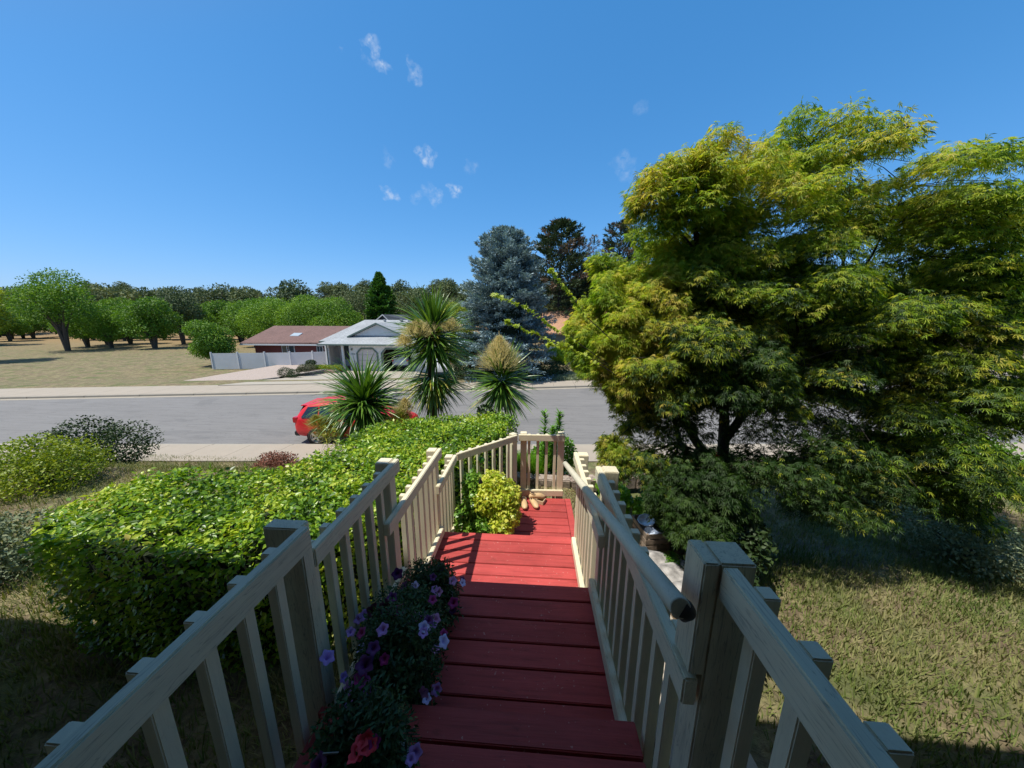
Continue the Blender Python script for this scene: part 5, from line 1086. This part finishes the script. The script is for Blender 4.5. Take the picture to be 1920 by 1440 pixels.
# ------------------------------------------------------------------ bed beyond the landing: lilies, grass, stone edging, path
for px, Y, lb in ((1022, 6.6, 'left tall leafy lily stalk beyond the far railing'), (1049, 6.7, 'right tall leafy lily stalk beyond the far railing'), (1036, 6.9, 'shorter lily stalk between the two tall ones')):
    top_ = atY(px, 772 if px != 1036 else 800, Y); x = top_[0]; zb = terrain(x, Y); t = thing('lily', lb, 'plant', (x, Y, zb), 'lilies beyond the railing')
    H = top_[2]-zb; V, Fc = tube([([(x, Y, zb), (x+.01, Y, zb+H*.5), (x, Y, zb+H)], [.009, .008, .004])], 6); mk('stem', V, Fc, LILY, t)
    k = 230; s = rng.random(k); az = rng.random(k)*6.28; P = np.stack([np.full(k, x), np.full(k, Y), zb+H*(.12+.88*s)], 1)
    V, Fc = blade_mesh(P, az, rng.uniform(.35, .9, k), (.22*(1-s*.4))*rng.uniform(.8, 1.2, k), np.full(k, .030), rng.uniform(.3, .9, k), 4); mk('leaf', V, Fc, LILY, t)
gr = []
k = 5200; x = rng.uniform(-.55, .25, k); y = rng.uniform(6.5, 7.7, k); z = np.array([terrain(a, b) for a, b in zip(x, y)])
V, Fc = blade_mesh(np.stack([x, y, z-.02], 1), rng.random(k)*6.28, rng.uniform(1.0, 1.55, k), rng.uniform(.35, .68, k), np.full(k, .012), rng.uniform(.1, .8, k), 4)
tagit(mk('ornamental_grass', V, Fc, GRASSM, loc=(-.1, 7, -3.5)), 'bright green grass clump seen through the far railing', 'grass')
crown_tree('shrub', 'dark leafy shrub behind the lily stalks', (.6, 7.2, -3.6), [((.62, 7.1, -3.15), (.42, .4, .45)), ((.3, 7.2, -3.3), (.3, .3, .35))], 4000, LILY, .07, .05, cat='shrub', branches=False)
crown_tree('shrub', 'thin shrub tip poking over the far end of the hedge', (-1.05, 6.9, -3.6), [((-1.0, 6.8, -2.1), (.22, .15, .16)), ((-1.0, 6.8, -2.6), (.3, .2, .5))], 700, DSHR, .08, .03, cat='shrub')
STN = plain('weathered_edging_stone', (.36, .29, .24), .9, .35, 14, bump=.6)
def stone_row(name, lb, pts, w, h, z, n):
    L_ = []
    for (xa, ya), (xb, yb) in zip(pts[:-1], pts[1:]):
        for k in range(n):
            t0, t1 = (k+.03)/n, (k+.97)/n; L_.append(obox((xa+(xb-xa)*t0, ya+(yb-ya)*t0+random.uniform(-.02, .02)), (xa+(xb-xa)*t1, ya+(yb-ya)*t1+random.uniform(-.02, .02)), w, z-.1, z+h+random.uniform(-.015, .015), 0))
    t = thing(name, lb, 'wall', (pts[0][0], pts[0][1], z)); boxes('stone', L_, STN, t, .02); return t
stone_row('stone_edging', 'weathered stone edging below the lily bed beyond the railing', [(-.7, 6.15), (.8, 6.0), (2.4, 6.3)], .24, .17, -3.36, 6)
MUL = plain('bark_mulch', (.16, .085, .06), .95, .5, 30, bump=1)
tagit(mk('mulch_bed', [(-2.6, 6.3, terrain(-2.6, 6.3)+.03), (2.4, 6.4, terrain(2.4, 6.4)+.12), (2.6, 8.3, terrain(2.6, 8.3)+.05), (-2.8, 8.3, terrain(-2.8, 8.3)+.05)], [(0, 1, 2, 3)], MUL), kind='structure')
k = 2600; P = np.stack([rng.uniform(-1.5, 2.3, k), rng.uniform(6.3, 7.6, k), np.zeros(k)], 1); P[:, 2] = [terrain(a, b)+.06 for a, b in P[:, :2]]
V, Fc = leaf_mesh(P, unit(rdir(k)*[1, 1, .3]), unit(rdir(k)*.6+[0, 0, 1]), rng.uniform(.03, .09, k), .03); tagit(mk('bark_chips', V, Fc, plain('bark_chip', (.30, .17, .12), .9, .4, 20)), kind='stuff')
k = 9000; P = np.stack([rng.uniform(-.9, 2.2, k), rng.uniform(4.5, 6.0, k), np.zeros(k)], 1); P[:, 2] = [terrain(a, b) for a, b in P[:, :2]]
DRY = leafmat('dry_ground_leaf', [(.34, .26, .13), (.42, .36, .20), (.18, .22, .06), (.25, .15, .08), (.12, .2, .04)], .8, .15, 3)
V, Fc = leaf_mesh(P, unit(rdir(k)*[1, 1, .5]+[0, 0, .2]), unit(rdir(k)*.7+[0, 0, 1]), rng.uniform(.02, .06, k), .018); tagit(mk('leaf_litter', V, Fc, DRY), kind='stuff')
WALK = concrete('garden_walk_concrete', (.40, .35, .28), 0)
wk = [(.62, 2.6), (.60, 4.2), (.52, 4.75), (.75, 4.95), (1.3, 4.6), (1.6, 3.6), (1.75, 2.4), (1.9, 0), (1.2, 0), (1.1, 2)]
n = len(wk); V = [(x, y, -3.395) for x, y in wk]+[(x, y, -3.6) for x, y in wk]
tagit(mk('garden_path', V, [tuple(range(n))[::-1]]+[(i, (i+1) % n, (i+1) % n+n, i+n) for i in range(n)], WALK), kind='structure')
def rock(name, c, r, seed, mat, lb, cat='boulder', group=None):
    b = bmesh.new(); bmesh.ops.create_icosphere(b, subdivisions=4, radius=1); V = []
    for v in b.verts:
        p = v.co; f = 1+.28*mnoise.noise(p*1.1+Vector((seed*7, 0, 0)))+.10*mnoise.noise(p*3+Vector((0, seed, 0)))
        V.append((c[0]+p.x*r[0]*f, c[1]+p.y*r[1]*f, c[2]+max(p.z, -.5)*r[2]*f))
    Fc = [tuple(v.index for v in f.verts) for f in b.faces]; b.free()
    return tagit(mk(name, V, Fc, mat, loc=tuple(c), smooth=True), lb, cat, group)
ROCK = plain('pale_boulder_stone', (.38, .36, .34), .9, .4, 9, bump=.7)
rk = [((1228, 1052), -3.25, (.20, .16, .14), 'pale flat boulder just below the wooden crate'), ((1262, 1085), -3.22, (.22, .22, .14), 'white boulder striped by fern shadows beside the handrail'), ((1285, 1120), -3.25, (.22, .2, .16), 'nearest white boulder, partly hidden by the handrail end'), ((1290, 1075), -3.3, (.2, .16, .14), 'grey shaded boulder beside the tall newel')]
for (p, z, r, lb) in rk: rock('boulder', onZ(*p, z), r, p[0], ROCK, lb, 'boulder', 'boulders along the path')
# wooden crate with glass dishes
ck = onZ(1216, 1022, -3.38); cr = thing('wooden_crate', 'weathered slatted crate of glass dishes on the path beside the steps', 'crate', tuple(ck)); ORG[cr.name] = np.zeros(3); cr.rotation_euler = (0, 0, R_(8))
CW = plain('grey_weathered_crate_wood', (.26, .20, .15), .85, .35, 12, bump=.5)
for k in range(4):
    z = .02+.09*k; boxes('slat', [(-.17, .17, -.24, -.225, z, z+.072)], CW, cr, .003); boxes('slat', [(-.17, .17, .225, .24, z, z+.072)], CW, cr, .003)
    boxes('slat', [(-.185, -.171, -.24, .24, z, z+.072)], CW, cr, .003); boxes('slat', [(.171, .185, -.24, .24, z, z+.072)], CW, cr, .003)
boxes('corner_block', [(sx*.155-.015, sx*.155+.015, sy*.21-.015, sy*.21+.015, 0, .36) for sx in (-1, 1) for sy in (-1, 1)], CW, cr, .003); boxes('crate_floor', [(-.17, .17, -.225, .225, .20, .215)], CW, cr, 0)
GLD = NT('clear_blue_glass'); GLD.color((.75, .84, .98)); GLD.set(Roughness=.08, Transmission_Weight=.15, IOR=1.45, Coat_Weight=1); GLD = GLD.m
def dish(c, r, h, lb, tilt=(0, 0)):
    t = thing('glass_dish', lb, 'dish', c, 'glass dishes in the crate'); ORG[t.name] = np.zeros(3); t.rotation_euler = (tilt[0], tilt[1], 0)
    V, Fc = lathe([(0, .0), (r*.5, .0), (r*.8, h*.45), (r, h), (r*1.03, h+.004), (r*.93, h), (r*.72, h*.5), (r*.45, .012), (0, .012)], (0, 0, 0), 32); mk('bowl', V, Fc, GLD, t, smooth=True)
    V, Fc = tube([([(r*1.02*math.cos(a), r*1.02*math.sin(a), h+.003) for a in np.linspace(0, 6.283, 33)], [.006]*33)], 8); mk('rim', V, Fc, GLD, t, smooth=True)
ck = np.array(ck)
dish(tuple(ck+[-.04, .06, .335]), .115, .05, 'largest round bluish glass dish on top of the crate', (.15, -.2)); dish(tuple(ck+[.05, .13, .29]), .10, .05, 'glass dish standing on edge at the back of the crate', (.9, .2))
dish(tuple(ck+[-.03, -.10, .25]), .09, .05, 'small glass dish at the front left in the crate', (.1, .1)); dish(tuple(ck+[.08, -.06, .25]), .09, .05, 'small glass dish at the right side in the crate', (-.2, .4))
FROG = plain('bluish_grey_stoneware', (.34, .40, .48), .45, .3, 20, spec=.6)
for i, (px, py, r, lb) in enumerate(((1180, 932, .055, 'smallest bluish stone ball at the far end of the path edge'), (1187, 944, .08, 'rounded bluish stone ornament next to the smallest ball'), (1195, 955, .075, 'grey bluish stone ornament just beyond the crate'), (1206, 952, .06, 'dark bluish stone ornament right behind the crate'))):
    c = onZ(px, py, -3.3); rock('stone_ornament', c, (r, r, r*.9), i+3, FROG, lb, 'ornament', 'stone ornaments beyond the crate')
# shrubs under the maple on the right
crown_tree('shrub', 'bright green low shrub beyond the crate, edging the path', (1.7, 4.7, -3.4), [((1.62, 5.35, -3.2), (.16, .3, .2)), ((1.95, 5.0, -3.2), (.2, .28, .22)), ((2.3, 4.7, -3.2), (.2, .25, .2)), ((1.5, 5.8, -3.2), (.2, .3, .25))], 7000, GRASSM, .06, .03, cat='shrub', branches=False)
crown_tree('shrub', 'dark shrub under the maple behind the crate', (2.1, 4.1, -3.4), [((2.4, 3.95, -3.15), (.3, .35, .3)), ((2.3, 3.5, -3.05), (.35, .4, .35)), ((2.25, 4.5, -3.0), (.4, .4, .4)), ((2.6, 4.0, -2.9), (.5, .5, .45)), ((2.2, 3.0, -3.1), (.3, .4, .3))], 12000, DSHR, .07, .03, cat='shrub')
# fern fronds shading the boulders
fr = thing('fern', 'small fern leaning over the white boulders beside the handrail', 'plant', tuple(onZ(1290, 1080, -3.3)))
fp_ = onZ(1290, 1078, -3.3); ps = []
for j in range(11):
    az = 2.2+j*.28+random.uniform(-.1, .1); L_ = random.uniform(.28, .42)
    for s in np.linspace(.1, 1, 16):
        c = np.array([math.cos(az)*L_*s, math.sin(az)*L_*s, .35*s-.28*s*s+.05])+fp_
        for sd in (1, -1): ps.append((c, (math.cos(az+sd*1.3), math.sin(az+sd*1.3), -.1), .07*(1.1-s)+.012))
P = np.array([p[0] for p in ps]); A = np.array([p[1] for p in ps]); V, Fc = leaf_mesh(P, A, np.tile([0, 0, 1.], (len(P), 1))+rng.normal(0, .2, P.shape), np.array([p[2] for p in ps]), .014); mk('fronds', V, Fc, LILY, fr)
# red flower by the trunk
rf = thing('red_flower', 'single red flower with white leaf beside the maple trunk', 'flower', tuple(D(1340, 856, 4.1)))
c = D(1340, 856, 4.1); leafy_blob('petals', [(c, (.035, .035, .035))], 160, PM['scarlet'], rf, .03, 1, .3, .3, .9)
V, Fc = tube([([c, c+[.02, 0, -.3], (c[0]+.05, c[1], -3.4)], [.004]*3)], 5); mk('stem', V, Fc, LILY, rf)
# shrubs and young trees of the own garden on both sides
for i, (x, y, r, mat, ls, nm, lb) in enumerate(((-9.5, 5.2, .9, YSHR, .06, 'shrub', 'yellow green rounded shrub on the lawn, left of the hedge'), (-11.5, 7.2, 1.2, DSHR, .07, 'shrub', 'dark rounded shrub on the left lawn near the pavement'),
        (-7.4, 8.2, .6, HEATH, .05, 'shrub', 'low reddish shrub between the left lawn and the pavement'), (-13.5, 4.6, 1.3, BGREEN, .09, 'shrub', 'big leafy green shrub at the far left of the lawn'), (5.2, 8.6, .8, DSHR, .06, 'shrub', 'dark low shrub right of the maple near the pavement'),
        (7.6, 7.4, 1.0, YSHR, .06, 'shrub', 'yellow green shrub on the right lawn'), (10.4, 8.2, 1.3, BGREEN, .09, 'shrub', 'large green shrub at the far right of the lawn'), (6.4, 4.6, .7, JUNI, .05, 'shrub', 'pale grey green shrub on the right lawn, nearest the porch'), (9.2, 4.9, .9, DSHR, .06, 'shrub', 'dark shrub at the right edge, beyond the porch railing'), (-6.9, 3.0, .7, JUNI, .05, 'shrub', 'pale grey green shrub on the left lawn, close to the porch'))):
    z = terrain(x, y); crown_tree(nm, lb, (x, y, z), [((x+math.cos(a)*r*.5, y+math.sin(a)*r*.5, z+r*.45+.15*r*math.sin(a*3)), (r*.55, r*.55, r*.5)) for a in np.linspace(0, 5.6, 7)]+[((x, y, z+r*.85), (r*.5, r*.5, r*.35))], int(3500+3000*r), mat, ls, .04, cat='shrub')
# lawn grass left of the hedge
BLD = leafmat('lawn_blade', [(.07, .12, .02), (.14, .18, .04), (.24, .24, .09), (.32, .28, .14)], .7, .2, .8)
ps = []
for (xa, xb, ya, yb, k) in ((-14, -2, 2.0, 9.6, 70000), (-7, -1.1, -.5, 3.5, 26000), (3.0, 13, 2.0, 10, 60000), (2.0, 7, -.5, 4.5, 26000)):
    P = np.stack([rng.uniform(xa, xb, k), rng.uniform(ya, yb, k), np.zeros(k)], 1); P = P[~inpoly(P, hp)]
    P = P[np.array([mnoise.noise(Vector((a*.9, b*.9, 0))) for a, b in P[:, :2]]) > rng.uniform(-.9, .25, len(P))]
    P[:, 2] = [terrain(a, b)-.005 for a, b in P[:, :2]]; k = len(P)
    ps.append(blade_mesh(P, rng.random(k)*6.28, rng.uniform(.8, 1.5, k), rng.uniform(.05, .13, k), np.full(k, .012), rng.uniform(.2, 1, k), 2))
V, Fc = catm(ps); tagit(mk('lawn', V, Fc, BLD), kind='stuff')
# tall weeds at the hedge's far left, in front of the car
for i, (px, py, lb) in enumerate(((610, 800, 'left pale weedy stalk rising from the hedge before the red car'), (627, 795, 'right pale weedy stalk rising from the hedge before the red car'))):
    q = atY(px, py, 5.0); t = thing('weed', lb, 'plant', (q[0], 5.0, -3.3), 'weeds in the hedge'); V, Fc = tube([([(q[0], 5, -3.3), (q[0], 5, q[2])], [.006, .003])], 5); mk('stem', V, Fc, PALMY, t)
    k = 60; s = rng.random(k); P = np.stack([np.full(k, q[0]), np.full(k, 5.), q[2]-.75*s], 1); V, Fc = blade_mesh(P, rng.random(k)*6.28, rng.uniform(.3, .9, k), .16*rng.uniform(.6, 1.1, k)*(.5+s*.5), np.full(k, .018), rng.uniform(.2, .8, k), 3); mk('leaf', V, Fc, PALMY, t)
